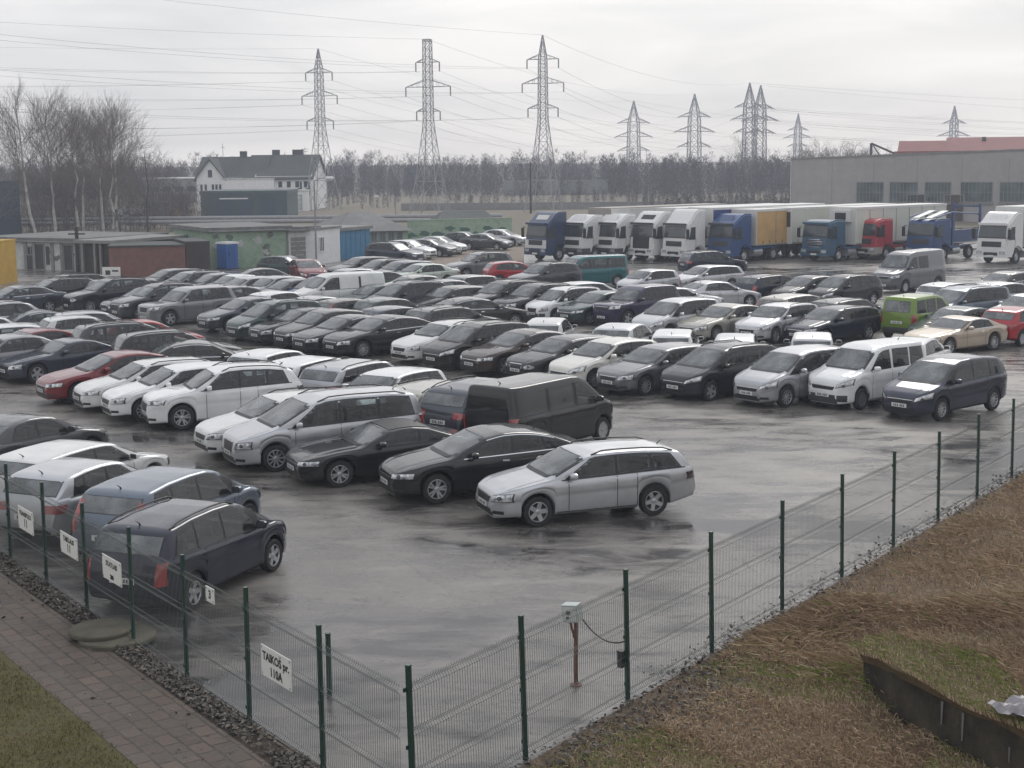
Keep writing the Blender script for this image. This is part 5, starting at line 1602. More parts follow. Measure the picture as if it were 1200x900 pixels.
def bare_tree(name, P, h, seed, label, kind='birch', lean=0.0, spread=.55, group=None, twigr=1.0, first=.35):
    rg = random.Random(seed)
    root = empty(name, P); tag(root, label, 'tree', group)
    pts_ = []; rs = []; n = 9; r0 = h*.0105
    for k in range(n):
        t = k/(n-1); pts_.append((lean*t*h*.25+rg.gauss(0, .012*h)*min(t*2, 1), rg.gauss(0, .012*h)*min(t*2, 1), h*.86*t)); rs.append(r0*(1-.82*t)+.008)
    MB().tube(pts_, rs, 7).build('trunk', M['birch' if kind == 'birch' else 'bark'], root, smooth=80)
    tw = Twigs(); nb = 27
    for k in range(nb):
        t = first+(1-first)*k/nb; f = t*(n-1); i = min(n-2, int(f)); p = Vector(pts_[i]).lerp(Vector(pts_[i+1]), f-i)
        a = rg.uniform(0, 6.283); up = .9 if kind == 'birch' else .5
        d = Vector((math.cos(a)*(spread+.25), math.sin(a)*(spread+.25), up)).normalized()
        env = (.43 if kind == 'birch' else .42)*h*(1.0-.62*(t-first)/(1-first))*(.45+.55*min(1, (t-first)/(1-first)*5+.3))
        grow(rg, tw, p, d, env*.55, max(.014, r0*.26*(1-t*.5)), 4, .5 if kind == 'birch' else .25, spread, rg.uniform(.25, .6))
    tw.build('crown', root)
    return root
for k, (px, by, ty, Y, kind, lean, lab) in enumerate((
    (-6, 0, 150, 150, 'bark', 0, 'bare tree cut by the left edge behind the dark blue hall'),
    (38, 0, 104, 140, 'birch', -.35, 'tall leaning birch with pale trunk, leftmost of the birch group'),
    (62, 0, 107, 144, 'birch', -.1, 'tall birch second from the left with wide bare crown'),
    (88, 0, 118, 150, 'birch', 0, 'slim birch in the middle of the birch group'),
    (94, 0, 128, 158, 'birch', .1, 'slim birch just right of the group middle, slightly lower'),
    (117, 0, 120, 152, 'birch', 0, 'birch with pale trunk third from the right of the group'),
    (130, 0, 117, 146, 'birch', .05, 'tall pale birch second from the right of the group'),
    (134, 0, 128, 158, 'birch', 0, 'lower birch touching the tall pale birch near the group right end'),
    (170, 0, 156, 160, 'bark', 0, 'round-crowned bare tree right of the birch group'))):
    X = atY(px, 200, Y).x
    h = atY(px, ty, Y).z
    bare_tree('birch_tree' if kind == 'birch' else 'bare_tree', (X, Y, 0), h*1.04, 40+k, lab, kind, lean, .62 if kind == 'bark' else .5, first=.22 if kind == 'bark' else .36)
# unseen bare trees added around the viewpoint for reflections in glass and wet paint
gt = Twigs(); rg4 = random.Random(5)
for (x, y, h) in ((15, 6, 13), (21, 14, 14), (9, -4, 14), (-9, 3, 13), (-15, 9, 12), (0, -9, 15), (27, 26, 12)):
    b0 = Vector((x, y, 0)); tp = Vector((x+rg4.gauss(0, .5), y+rg4.gauss(0, .5), h*.8))
    gt.stick(b0, tp, .17, .05, .4)
    for k in range(20):
        t = .18+.8*k/20; p_ = b0.lerp(tp, t); a = rg4.uniform(0, 6.283)
        grow(rg4, gt, p_, Vector((math.cos(a)*.8, math.sin(a)*.8, .55)).normalized(), h*.2*(1.15-t*.6), .06*(1.2-t), 3, .3, .6, .4)
gto = gt.build('reflection_trees'); tag(gto, 'unseen bare trees added outside the frame for reflections in car windows and wet paint', 'trees', kind='stuff')
# thicket under the birches, far wood and scrub: thousands of slim twigs
def wood(name, boxes, seed, label, per=120, width=.05, hmin=6.5, hmax=9.5, tone=.45):
    g = np.random.default_rng(seed); VV = []; TT = []
    for x0, x1, y0, y1, n, hs in boxes:
        x = g.uniform(x0, x1, n); y = g.uniform(y0, y1, n)
        clump = .5+.25*(np.sin(x*.11+1.3*np.sin(y*.07))+np.sin(x*.31+y*.05))
        h = (hmin+(hmax-hmin)*(.1+.9*g.random(n)**1.3)*(.45+.65*clump))*hs
        tn = np.clip(tone+g.normal(0, .16, n)+.18*(clump-.5), 0, 1); cr = h*g.uniform(.10, .19, n)
        def tris(a, b, w, t):
            d = b-a; s_ = np.cross(d, g.normal(0, 1, d.shape)); s_ /= np.linalg.norm(s_, axis=1)[:, None]+1e-9
            VV.append(np.stack([a-s_*w[:, None], a+s_*w[:, None], b], 1).reshape(-1, 3)); TT.append(np.repeat(t, 3))
        base = np.stack([x, y, np.zeros(n)], 1); top = np.stack([x+g.normal(0, .04, n)*h, y+g.normal(0, .04, n)*h, h], 1)
        for _ in range(2): tris(base, top, width*.7*np.ones(n), tn)
        for k in range(per):
            t = .02+.95*g.random(n)**.9; c = base+(top-base)*t[:, None]
            a = g.uniform(0, 6.283, n); prof = .5*(1-t)+.75*np.sin(np.clip(t*1.02, 0, 1)*np.pi)**.6
            ro = cr*prof*np.sqrt(g.random(n))
            p = c+np.stack([np.cos(a)*ro, np.sin(a)*ro, np.zeros(n)], 1)
            ln = h*g.uniform(.05, .15, n); a2 = a+g.normal(0, .7, n)
            q = p+np.stack([np.cos(a2)*ln*.5, np.sin(a2)*ln*.5, ln*g.uniform(.35, 1.0, n)], 1)
            tris(p, q, width*g.uniform(.5, 1.1, n), np.clip(tn+g.normal(0, .12, n), 0, 1))
    V = np.concatenate(VV); T = np.concatenate(TT); nt_ = len(V)//3
    me = bpy.data.meshes.new(name)
    me.vertices.add(len(V)); me.vertices.foreach_set('co', V.astype(np.float32).ravel())
    me.loops.add(len(V)); me.loops.foreach_set('vertex_index', np.arange(len(V), dtype=np.int32))
    me.polygons.add(nt_); me.polygons.foreach_set('loop_start', np.arange(0, len(V), 3, dtype=np.int32))
    me.update(calc_edges=True)
    at_ = me.attributes.new('tone', 'FLOAT', 'POINT'); at_.data.foreach_set('value', T.astype(np.float32))
    me.materials.append(M['twig'])
    o = link(bpy.data.objects.new(name, me)); tag(o, label, 'wood', kind='stuff')
wood('thicket', ((-55, -41, 163, 186, 260, .92), (-60, -52, 172, 188, 90, .85), (-44, -37, 172, 186, 90, .6)), 51, 'dense bare undergrowth below the birch trees on the left', 95, .026, 6.5, 10.0, 1.0)
wood('forest', ((-160, 20, 345, 420, 950, 1.0), (20, 190, 300, 390, 1150, .97), (-160, 190, 420, 470, 520, 1.15), (60, 120, 270, 300, 170, .9), (-150, 180, 335, 345, 420, .55)), 52, 'far grey brown bare forest closing the view behind the pylons', 165, .062, 5.4, 10.4, .33)
wood('scrub', ((-40, 60, 250, 300, 260, .35), (20, 46, 210, 250, 160, .35)), 53, 'low bare scrub on the field in front of the forest', 70, .05, 5.0, 8.0, .4)
for k, (px, ty, Y) in enumerate(((575, 178, 330), (940, 166, 260), (960, 160, 250), (985, 164, 255), (1003, 162, 262), (1016, 168, 250), (868, 158, 300))):
    X = atY(px, 200, Y).x; h = atY(px, ty, Y).z
    bare_tree('bare_tree', (X, Y, 0), h*1.05, 80+k, ['pale bare tree sticking out of the forest between two near pylons', 'bare tree left of the factory corner', 'tallest bare tree above the left end of the factory roof', 'bare tree above the factory roof between two taller ones', 'slim bare tree above the factory roof near the crane arm', 'low bare tree touching the crane arm', 'bare tree below the overlapping pylons'][k], 'bark', 0, .6, twigr=2)
# low far walls at the forest edge
fw1 = shed('far_wall', 590, 229, 712, 228, 212, 3, 'concrete', 'concrete', 'long pale wall at the edge of the forest behind the tall pylon', 'wall', over=.05)
cw = shed('far_fence', 470, 247, 940, 243, 238.5, .2, 'concrete', 'concrete', 'low pale concrete fence running in front of the forest', 'fence', over=.0, thick=.05)
# ---------------------------------------------------------------- lorries and trailers
M['truck_glass'] = pbr('lorry glass', (.035, .045, .048), .12, spec=.8, var=.5, var_scale=.9)
M['chassis'] = pbr('chassis', (.02, .02, .022), .7, var=.3)
M['curtain_white'] = pbr('white curtain', (.60, .60, .58), .55, var=.08, var_scale=1.2)
M['curtain_tan'] = pbr('tan curtain', (.50, .31, .12), .6, var=.14, var_scale=1.0)
M['curtain_blue'] = pbr('blue curtain', (.035, .06, .20), .6, var=.15, var_scale=1.0)
M['roof_grey'] = pbr('grey trailer roof', (.30, .28, .25), .6, var=.2, var_scale=.8)
M['truck_blue'] = pbr('lorry blue', (.022, .062, .175), .4, coat=.5, var=.1)
M['truck_navy'] = pbr('lorry navy', (.018, .040, .095), .4, coat=.5, var=.1)
M['truck_red'] = pbr('lorry red', (.38, .035, .045), .4, coat=.5, var=.1)
M['truck_white'] = pbr('lorry white', (.66, .66, .65), .45, coat=.4, var=.08)
M['truck_scania'] = pbr('lorry petrol blue', (.03, .085, .145), .4, coat=.5, var=.1)
M['cream_box'] = pbr('cream panel', (.55, .56, .50), .5, var=.05)

def lorry(loc, hd, col, label, roof=3.75, fairing=True, bumper=None, grille='black', visor=True, band=None, box=None, frame=None):
    """cab-over tractor; local x forward, front at x=0"""
    root = empty('lorry', loc, R(hd)); tag(root, label, 'lorry', 'lorries parked in a row')
    mat = M[col]; W = 1.24
    base = 3.0
    prof = [(-.02, .55), (.0, .95), (-.02, 1.5), (-.10, 2.1), (-.26, base-.12), (-.42, base)]
    if fairing: prof += [(-.75, base+.32*(roof-base)), (-1.15, base+.8*(roof-base)), (-1.5, roof), (-2.25, roof-.02)]
    else: prof += [(-1.0, base+.1), (-2.2, base+.08)]
    prof += [(-2.25, .95), (-1.75, .95)]
    # wheel arch
    prof += [(-1.45-.62*math.cos(t), .55+.60*math.sin(t)) for t in np.linspace(.75, 2.4, 6)][::1]
    prof += [(-.82, .55)]
    mb = MB(); mb.prism([(x, z) for x, z in prof], 'y', -W, W)
    cab = mb.mesh('cab', mat)
    bm = bmesh.new(); bm.from_mesh(cab)
    ed = [e for e in bm.edges if len(e.link_faces) == 2 and abs(e.verts[0].co.y-e.verts[1].co.y) < .01 and (min(v.co.z for v in e.verts) > .9 or max(v.co.x for v in e.verts) > -.1)]
    bmesh.ops.bevel(bm, geom=ed, offset=.12, segments=3, affect='EDGES')
    bm.to_mesh(cab); bm.free()
    cab.polygons.foreach_set('use_smooth', [True]*len(cab.polygons)); cab.set_sharp_from_angle(angle=R(40))
    link(bpy.data.objects.new('cab', cab), root)
    def front(z):   # x of the front face
        pts = prof[:6]
        return float(np.interp(z, [p[1] for p in pts], [p[0] for p in pts]))
    def fpatch(name, m, y0, y1, z0, z1, off=.02, rows=5, shrink=0.0):
        mb = MB(); V = []
        for i in range(rows):
            z = z0+(z1-z0)*i/(rows-1)
            for y in (y0+shrink*i/(rows-1), y1-shrink*i/(rows-1)): V.append((front(z)+off, y, z))
        mb.add(V, [(2*i, 2*i+1, 2*i+3, 2*i+2) for i in range(rows-1)])
        V2 = [(x-.03, y, z) for x, y, z in V]
        nb = len(V)
        mb.add(V+V2, [(0, 1, nb+1, nb), (2*rows-2, nb+2*rows-2, nb+2*rows-1, 2*rows-1)]+[(2*i, 2*i+2, nb+2*i+2, nb+2*i) for i in range(rows-1)]+[(2*i+1, nb+2*i+1, nb+2*i+3, 2*i+3) for i in range(rows-1)])
        return mb.build(name, m, root)
    fpatch('windscreen', M['truck_glass'], -1.10, 1.10, 1.92, 2.72, shrink=.04)
    fpatch('wiper_strip', M['trim'], -1.14, 1.14, 1.84, 1.92, .03, 2)
    gm = M['trim'] if grille == 'black' else mat
    if grille == 'tall':
        fpatch('grille', M['trim'], -.85, .85, .62, 1.84, .025)
    else:
        fpatch('grille', M['trim'] if grille == 'black' else M['plastic'], -.78, .78, 1.22, 1.60, .025, 3)
        g = fpatch('lower_intake', M['trim'], -.70, .70, .70, .98, .03, 3)
        for z in (1.30, 1.41, 1.52): fpatch('grille_bar', M['plastic'] if col != 'truck_scania' else M['chrome'], -.76, .76, z-.02, z+.02, .045, 2)
        if col == 'truck_scania':
            for z in (.74, .85, .96, 1.12, 1.66): fpatch('grille_bar', M['chrome'], -.5, .5, z-.03, z+.03, .05, 2)
    bb = MB().box((-.36, 0, .72), (.84, 2.50, .52))
    bmat = M[bumper] if bumper else mat
    bb.build('bumper', bmat, root)
    MB().box((.072, 0, .72), (.02, 1.1, .22)).build('bumper_intake', M['trim'], root)
    MB().box((.088, 0, .58), (.014, .54, .12)).build('number_plate', M['plate'], root)
    for sg in (-1, 1):
        MB().box((.068, sg*.92, .82), (.03, .46, .22)).build('headlight', M['lamp'], root)
        MB().prism([(-1.05, 1.72), (-.34, 1.72), (-.46, 2.1), (-.56, 2.62), (-1.05, 2.66)], 'y', sg*W, sg*(W+.012)).build('side_window', M['truck_glass'], root)
        a = MB(); a.box((.02, sg*1.44, 2.15), (.12, .22, .72)); a.tube([(-.1, sg*1.2, 2.55), (.0, sg*1.44, 2.58)], .025, 5); a.tube([(-.1, sg*1.2, 1.85), (.0, sg*1.44, 1.78)], .025, 5)
        a.build('mirror', M['trim'], root)
        MB().box((-1.1, sg*(W+.006), 1.3), (.014, .014, 1.2)).build('door_seam', M['trim'], root)
        MB().box((-.55, sg*1.23, .46), (.6, .12, .08)).build('step', M['trim'], root)
    if band == 'curtain_white':
        fpatch('front_panel', M['curtain_white'], -1.2, 1.2, .98, 1.62, .012, 3)
    if visor: MB().box((-.08, 0, 2.86), (.22, 2.2, .16)).build('sun_visor', M['plastic'] if visor is True else M[visor], root)
    if fairing:
        MB().prism([(-.58, 3.1), (-.98, 3.5), (-1.0, 3.48), (-.60, 3.08)], 'y', -.65, .65).build('roof_panel', M[band] if band else mat, root)
    # chassis, tank, wheels
    ch = MB().box((-3.2, .42, .82), (5.4, .1, .26)).box((-3.2, -.42, .82), (5.4, .1, .26))
    for xx in (-2.5, -3.6, -4.6, -5.6): ch.box((xx, 0, .82), (.1, .84, .2))
    ch.box((-4.6, 0, 1.08), (1.1, .9, .1)); ch.build('chassis', M['chassis'], root)
    for sg in (-1, 1):
        MB().tube([(-2.5, sg*.95, .68), (-3.5, sg*.95, .68)], .32, 14).build('fuel_tank', M['alloy'] if sg > 0 else M['chassis'], root, smooth=40)
        MB().box((-4.85, sg*.95, 1.08), (1.5, .56, .03)).build('mudguard', M['trim'], root)
    for xx in (-1.45, -4.85):
        for sg in (-1, 1):
            w = MB().lathe([(.30, -.15), (.47, -.15), (.50, -.11), (.50, .11), (.47, .15), (.31, .15), (.28, .04), (.12, .06)], n=22, axis='y').build('wheel', M['tyre'], root, smooth=40, loc=(xx, sg*1.06, .50))
            MB().lathe([(.29, .02), (.29, .10), (.24, .10), (.2, .05), (.12, .10), (.0, .12)] if sg > 0 else [(.29, -.02), (.29, -.10), (.24, -.10), (.2, -.05), (.12, -.10), (.0, -.12)], n=14, axis='y').build('rim', M['hubcap'], w, smooth=40)
    if box:
        bx = MB().box((-2.45-box[0]/2, 0, 1.15+box[1]/2), (box[0], 2.5, box[1])).build('cargo_box', M[box[2]], root)
        for sg in (-1, 1): MB().box((-2.45-box[0]/2, sg*1.255, 1.22), (box[0], .02, .12)).build('side_rail', M['plastic'], bx)
    if frame:   # car transporter deck
        fr = MB(); m2 = M['truck_blue']
        for sg in (-1, 1):
            fr.tube([(-.3, sg*1.15, 3.2), (-2.4, sg*1.15, 3.55), (-6.4, sg*1.15, 3.3)], .06, 6)
            for xx, zz in ((-2.5, 3.5), (-6.2, 4.1)): fr.box((xx, sg*1.15, (zz+.7)/2), (.18, .14, zz-.7))
            fr.box((-4.35, sg*1.15, 1.75), (3.6, .10, .9))
        fr.build('deck_frame', m2, root)
        for sg in (-1, 1):
            d = MB()
            V = [(-.2, sg*.55-.28, 3.18), (-.2, sg*.55+.28, 3.18), (-2.4, sg*.55+.28, 3.66), (-2.4, sg*.55-.28, 3.66)]
            d.add(V+[(x, y, z-.05) for x, y, z in V], [(0, 1, 2, 3), (7, 6, 5, 4), (0, 4, 5, 1), (1, 5, 6, 2), (2, 6, 7, 3), (3, 7, 4, 0)])
            d.build('loading_ramp', M['hubcap'], root)
        MB().box((-6.2, 0, 3.9), (.16, 2.4, .12)).build('cross_beam', m2, root)
    return root

def trailer(loc, hd, side, label, L=13.6, H=2.75, front='curtain_white', roof='curtain_white', z0=1.18, ribs=0, dark=False, unit=False):
    root = empty('semi_trailer', loc, R(hd)); tag(root, label, 'trailer', 'semi-trailers behind the lorries')
    W = 1.25
    mb = MB(); mb.box((-L/2, 0, z0+H/2), (L-.04, 2*W-.03, H-.02)); mb.build('cargo_body', M[side], root)
    MB().box((.0, 0, z0+H/2), (.05, 2*W, H)).build('front_wall', M[front], root)
    MB().box((-L/2, 0, z0+H+.02), (L, 2*W+.02, .05)).build('roof', M[roof], root)
    for sg in (-1, 1):
        MB().box((-L/2, sg*(W+.005), z0+.06), (L, .04, .12)).build('side_rail', M['roof_grey'], root)
        MB().box((-L/2, sg*(W+.005), z0+H-.07), (L, .04, .12)).build('top_rail', M['curtain_white'], root)
        if ribs:
            for k in range(1, ribs): MB().box((-L*k/ribs, sg*(W+.002), z0+H/2), (.05, .02, H-.26)).build('panel_seam', M['roof_grey'], root)
        MB().box((-L*.5, sg*1.1, .72), (3.2, .06, .5)).build('side_guard', M['plastic'], root)
    if not ribs or side == 'curtain_tan':
        for sg in (-1, 1):
            for k in range(1, 18): MB().box((-L*k/18, sg*(W+.012), z0+.16), (.05, .02, .34)).build('curtain_strap', M['plastic'], root)
    if dark: MB().box((.034, .35, z0+H-.85), (.02, 1.5, 1.15)).build('dark_panel', M['truck_glass'], root)
    if unit:
        u = MB().box((.22, 0, z0+H-.62), (.4, 1.7, .85)).build('cooling_unit', M['curtain_white'], root)
        MB().box((.43, .1, z0+H-.62), (.02, 1.0, .5)).build('cooling_grille', M['trim'], u)
    MB().box((-L/2, 0, z0-.12), (L-1, .9, .2)).build('chassis', M['chassis'], root)
    for xx in (-1.9,):
        for sg in (-1, 1): MB().box((xx, sg*.8, .55), (.14, .14, 1.1)).build('landing_leg', M['chassis'], root)
    for xx in (-L+2.0, -L+3.3, -L+4.6):
        for sg in (-1, 1):
            MB().lathe([(.28, -.15), (.47, -.15), (.50, -.1), (.50, .1), (.47, .15), (.28, .15)], n=18, axis='y').build('wheel', M['tyre'], root, smooth=40, loc=(xx, sg*1.02, .5))
    return root

def along(p, hd, d, side=0.0):
    a = R(hd); return (p[0]+math.cos(a)*d-math.sin(a)*side, p[1]+math.sin(a)*d+math.cos(a)*side, 0)
HD = -139
T = {'t1': (1.9, 115.6), 't2': (4.7, 115.3), 't3': (7.2, 115.0), 't4': (9.9, 114.0), 't5': (12.2, 112.2), 't6': (15.6, 111.8), 't7': (22.6, 111.5), 't8': (26.6, 113.3), 't9': (30.6, 112.0), 't10': (34.6, 107.8)}
lorry(T['t1'], HD, 'truck_navy', 'blue lorry with pale front panel at the left end of the lorry row', bumper='truck_navy', visor='truck_navy', band='curtain_white')
lorry(T['t2'], HD, 'truck_white', 'white lorry second from the left beside the blue and white one', roof=3.5, bumper='plastic')
lorry(T['t3'], HD, 'truck_white', 'white lorry third from the left with three grille bars', roof=3.55, bumper='plastic')
lorry(T['t4'], HD, 'truck_white', 'white lorry with tall black grille in the middle of the row', roof=3.75, grille='tall', band='trim')
lorry(T['t5'], HD, 'truck_white', 'tall white lorry standing left of the blue one with tan trailer', roof=3.95, band='trim')
lorry(T['t6'], HD, 'truck_blue', 'blue lorry in front of the tan curtain trailer', roof=3.6, bumper='truck_blue', grille='own')
lorry(T['t7'], HD, 'truck_scania', 'petrol blue lorry with chrome grille bars before the cooling trailer', roof=3.3, fairing=False, visor='truck_scania')
lorry(T['t8'], HD, 'truck_red', 'red lorry with grey bumper and low roof', roof=3.3, fairing=False, bumper='roof_grey', visor=False)
lorry(T['t9'], HD, 'truck_blue', 'blue car transporter with loading ramps over the cab', roof=3.2, fairing=False, bumper='truck_blue', grille='own', visor=False, frame=True)
lorry(T['t10'], HD, 'truck_white', 'white lorry with box body at the right end of the row', roof=3.7, visor='truck_white', box=(7.2, 2.9, 'curtain_white'))
trailer(along(T['t2'], HD, -3.0), HD, 'curtain_white', 'white semi-trailer with grey front behind the second lorry', front='roof_grey', roof='roof_grey')
trailer(along(T['t4'], HD, -3.0), HD, 'curtain_white', 'white semi-trailer behind the lorry with tall black grille')
trailer(along(T['t5'], HD, -3.0), HD, 'curtain_blue', 'dark blue curtain trailer with white roof behind the tall white lorry', H=2.8)
trailer(along(T['t6'], HD, -2.75), HD, 'curtain_tan', 'tan curtain trailer behind the blue lorry', H=2.65, ribs=6)
trailer((20.7, 115.6), HD, 'cream_box', 'white box trailer with dark front panel standing without a lorry', H=2.7, dark=True)
trailer(along(T['t7'], HD, -3.4), HD, 'cream_box', 'cream cooling trailer with refrigeration unit behind the petrol blue lorry', H=2.75, ribs=7, unit=True, L=12.0)
# ---------------------------------------------------------------- the parked cars
PROTO = {
 'wagonS': dict(kind='wagon', rails=True, rim='five', pattern=0, smoked=True),
 'wagonW': dict(kind='wagon', rails=True, rim='five', pattern=0),
 'wagonN': dict(kind='wagon', rim='ten', pattern=0),
 'wagonT': dict(kind='wagon', rails=True, rim='ten', pattern=1, tails='tall'),
 'wagonG': dict(kind='wagon', rails=True, rim='twin', pattern=2),
 'wagonC': dict(kind='wagon', chrome=True, rim='twin', pattern=4),
 'liftF': dict(kind='lift', chrome=True, rim='twin', pattern=2),
 'liftR': dict(kind='lift', rim='five', pattern=2),
 'liftC': dict(kind='lift', chrome=True, rim='ten', pattern=0),
 'liftN': dict(kind='lift', rim='ten', pattern=0),
 'cabrio': dict(kind='coupe', soft=True, rim='twin', pattern=2),
 'coupeT': dict(kind='coupe', rim='five', pattern=0),
 'coupeB': dict(kind='coupe', rim='ten', pattern=0, chrome=True),
 'minivanS': dict(kind='minivan', rails=True, rim='ten', pattern=1, tails='tall'),
 'minivanN': dict(kind='minivan', rails=True, rim='twin', pattern=0, tails='tall'),
 'suvW': dict(kind='suv', rails=True, rim='twin', pattern=2, smoked=True),
 'suvD': dict(kind='suv', rails=True, rim='five', pattern=0),
 'suvG': dict(kind='suv', rails=True, rim='five', pattern=1, cladding=True, tails='tall'),
 'sedanR': dict(kind='sedan', rim='five', pattern=0),
 'sedanM': dict(kind='sedan', rim='ten', pattern=1),
 'sedanC': dict(kind='sedan', chrome=True, rim='twin', pattern=1),
 'vanB': dict(kind='van', blind=True, tails='tall', rim='cap', rim_mat='hubcap'),
 'vanT': dict(kind='van', tails='tall', rim='cap', rim_mat='hubcap'),
 'vanW': dict(kind='van', blind=True, tails='tall', rim='cap', rim_mat='hubcap', dark_bumper=True),
 'hatchW': dict(kind='hatch', rim='ten', pattern=0),
 'hatchD': dict(kind='hatch', rim='five', pattern=2),
 'hatchN': dict(kind='hatch', rim='cap', rim_mat='hubcap', pattern=1),
 'jeep': dict(kind='offroader', cladding=True, pattern=1, rim='five', tails='tall'),
 'offr': dict(kind='offroader', pattern=0, rim='five', rails=False, tails='tall'),
 'mpvD': dict(kind='mpv', rails=True, rim='five', pattern=3, tails='tall'),
 'mpvS': dict(kind='mpv', rim='ten', pattern=3, tails='high'),
 'mpvW': dict(kind='mpv', rails=True, rim='five', pattern=1, tails='tall', dark_bumper=True),
 'mpvZ': dict(kind='mpv', rails=True, rim='five', pattern=0, tails='tall'),
 'cvanW': dict(kind='city_van', pattern=3, dark_bumper=True, tails='tall', rim='cap', rim_mat='alloy_dark'),
 'cvanN': dict(kind='city_van', tails='tall', rim='cap', rim_mat='hubcap', dark_bumper=True),
 'smallN': dict(kind='small', rim='ten', pattern=0, tails='tall'),
 'wagonA': dict(kind='wagon', rails=True, rim='twin', pattern=2, tails='tall'),
 'wagonB': dict(kind='wagon', chrome=True, rim='five', pattern=4),
 'sedanA': dict(kind='sedan', rim='five', pattern=0, chrome=True),
 'sedanB': dict(kind='sedan', rim='twin', pattern=2),
 'hatchA': dict(kind='hatch', rim='ten', pattern=3, tails='tall'),
 'hatchB': dict(kind='hatch', rim='twin', pattern=0, tails='high'),
 'suvA': dict(kind='suv', rim='ten', pattern=4, cladding=True, rails=True, tails='high'),
 'tvan': dict(kind='tall_van', dark_bumper=True, tails='tall', rim='cap', rim_mat='hubcap'),
}
SCALE = {'mpvW': .93, 'mpvZ': .97}
CATEGORY = {'lift': 'car', 'van': 'van', 'city_van': 'van', 'tall_van': 'van', 'minivan': 'minivan', 'suv': 'SUV', 'offroader': 'SUV'}
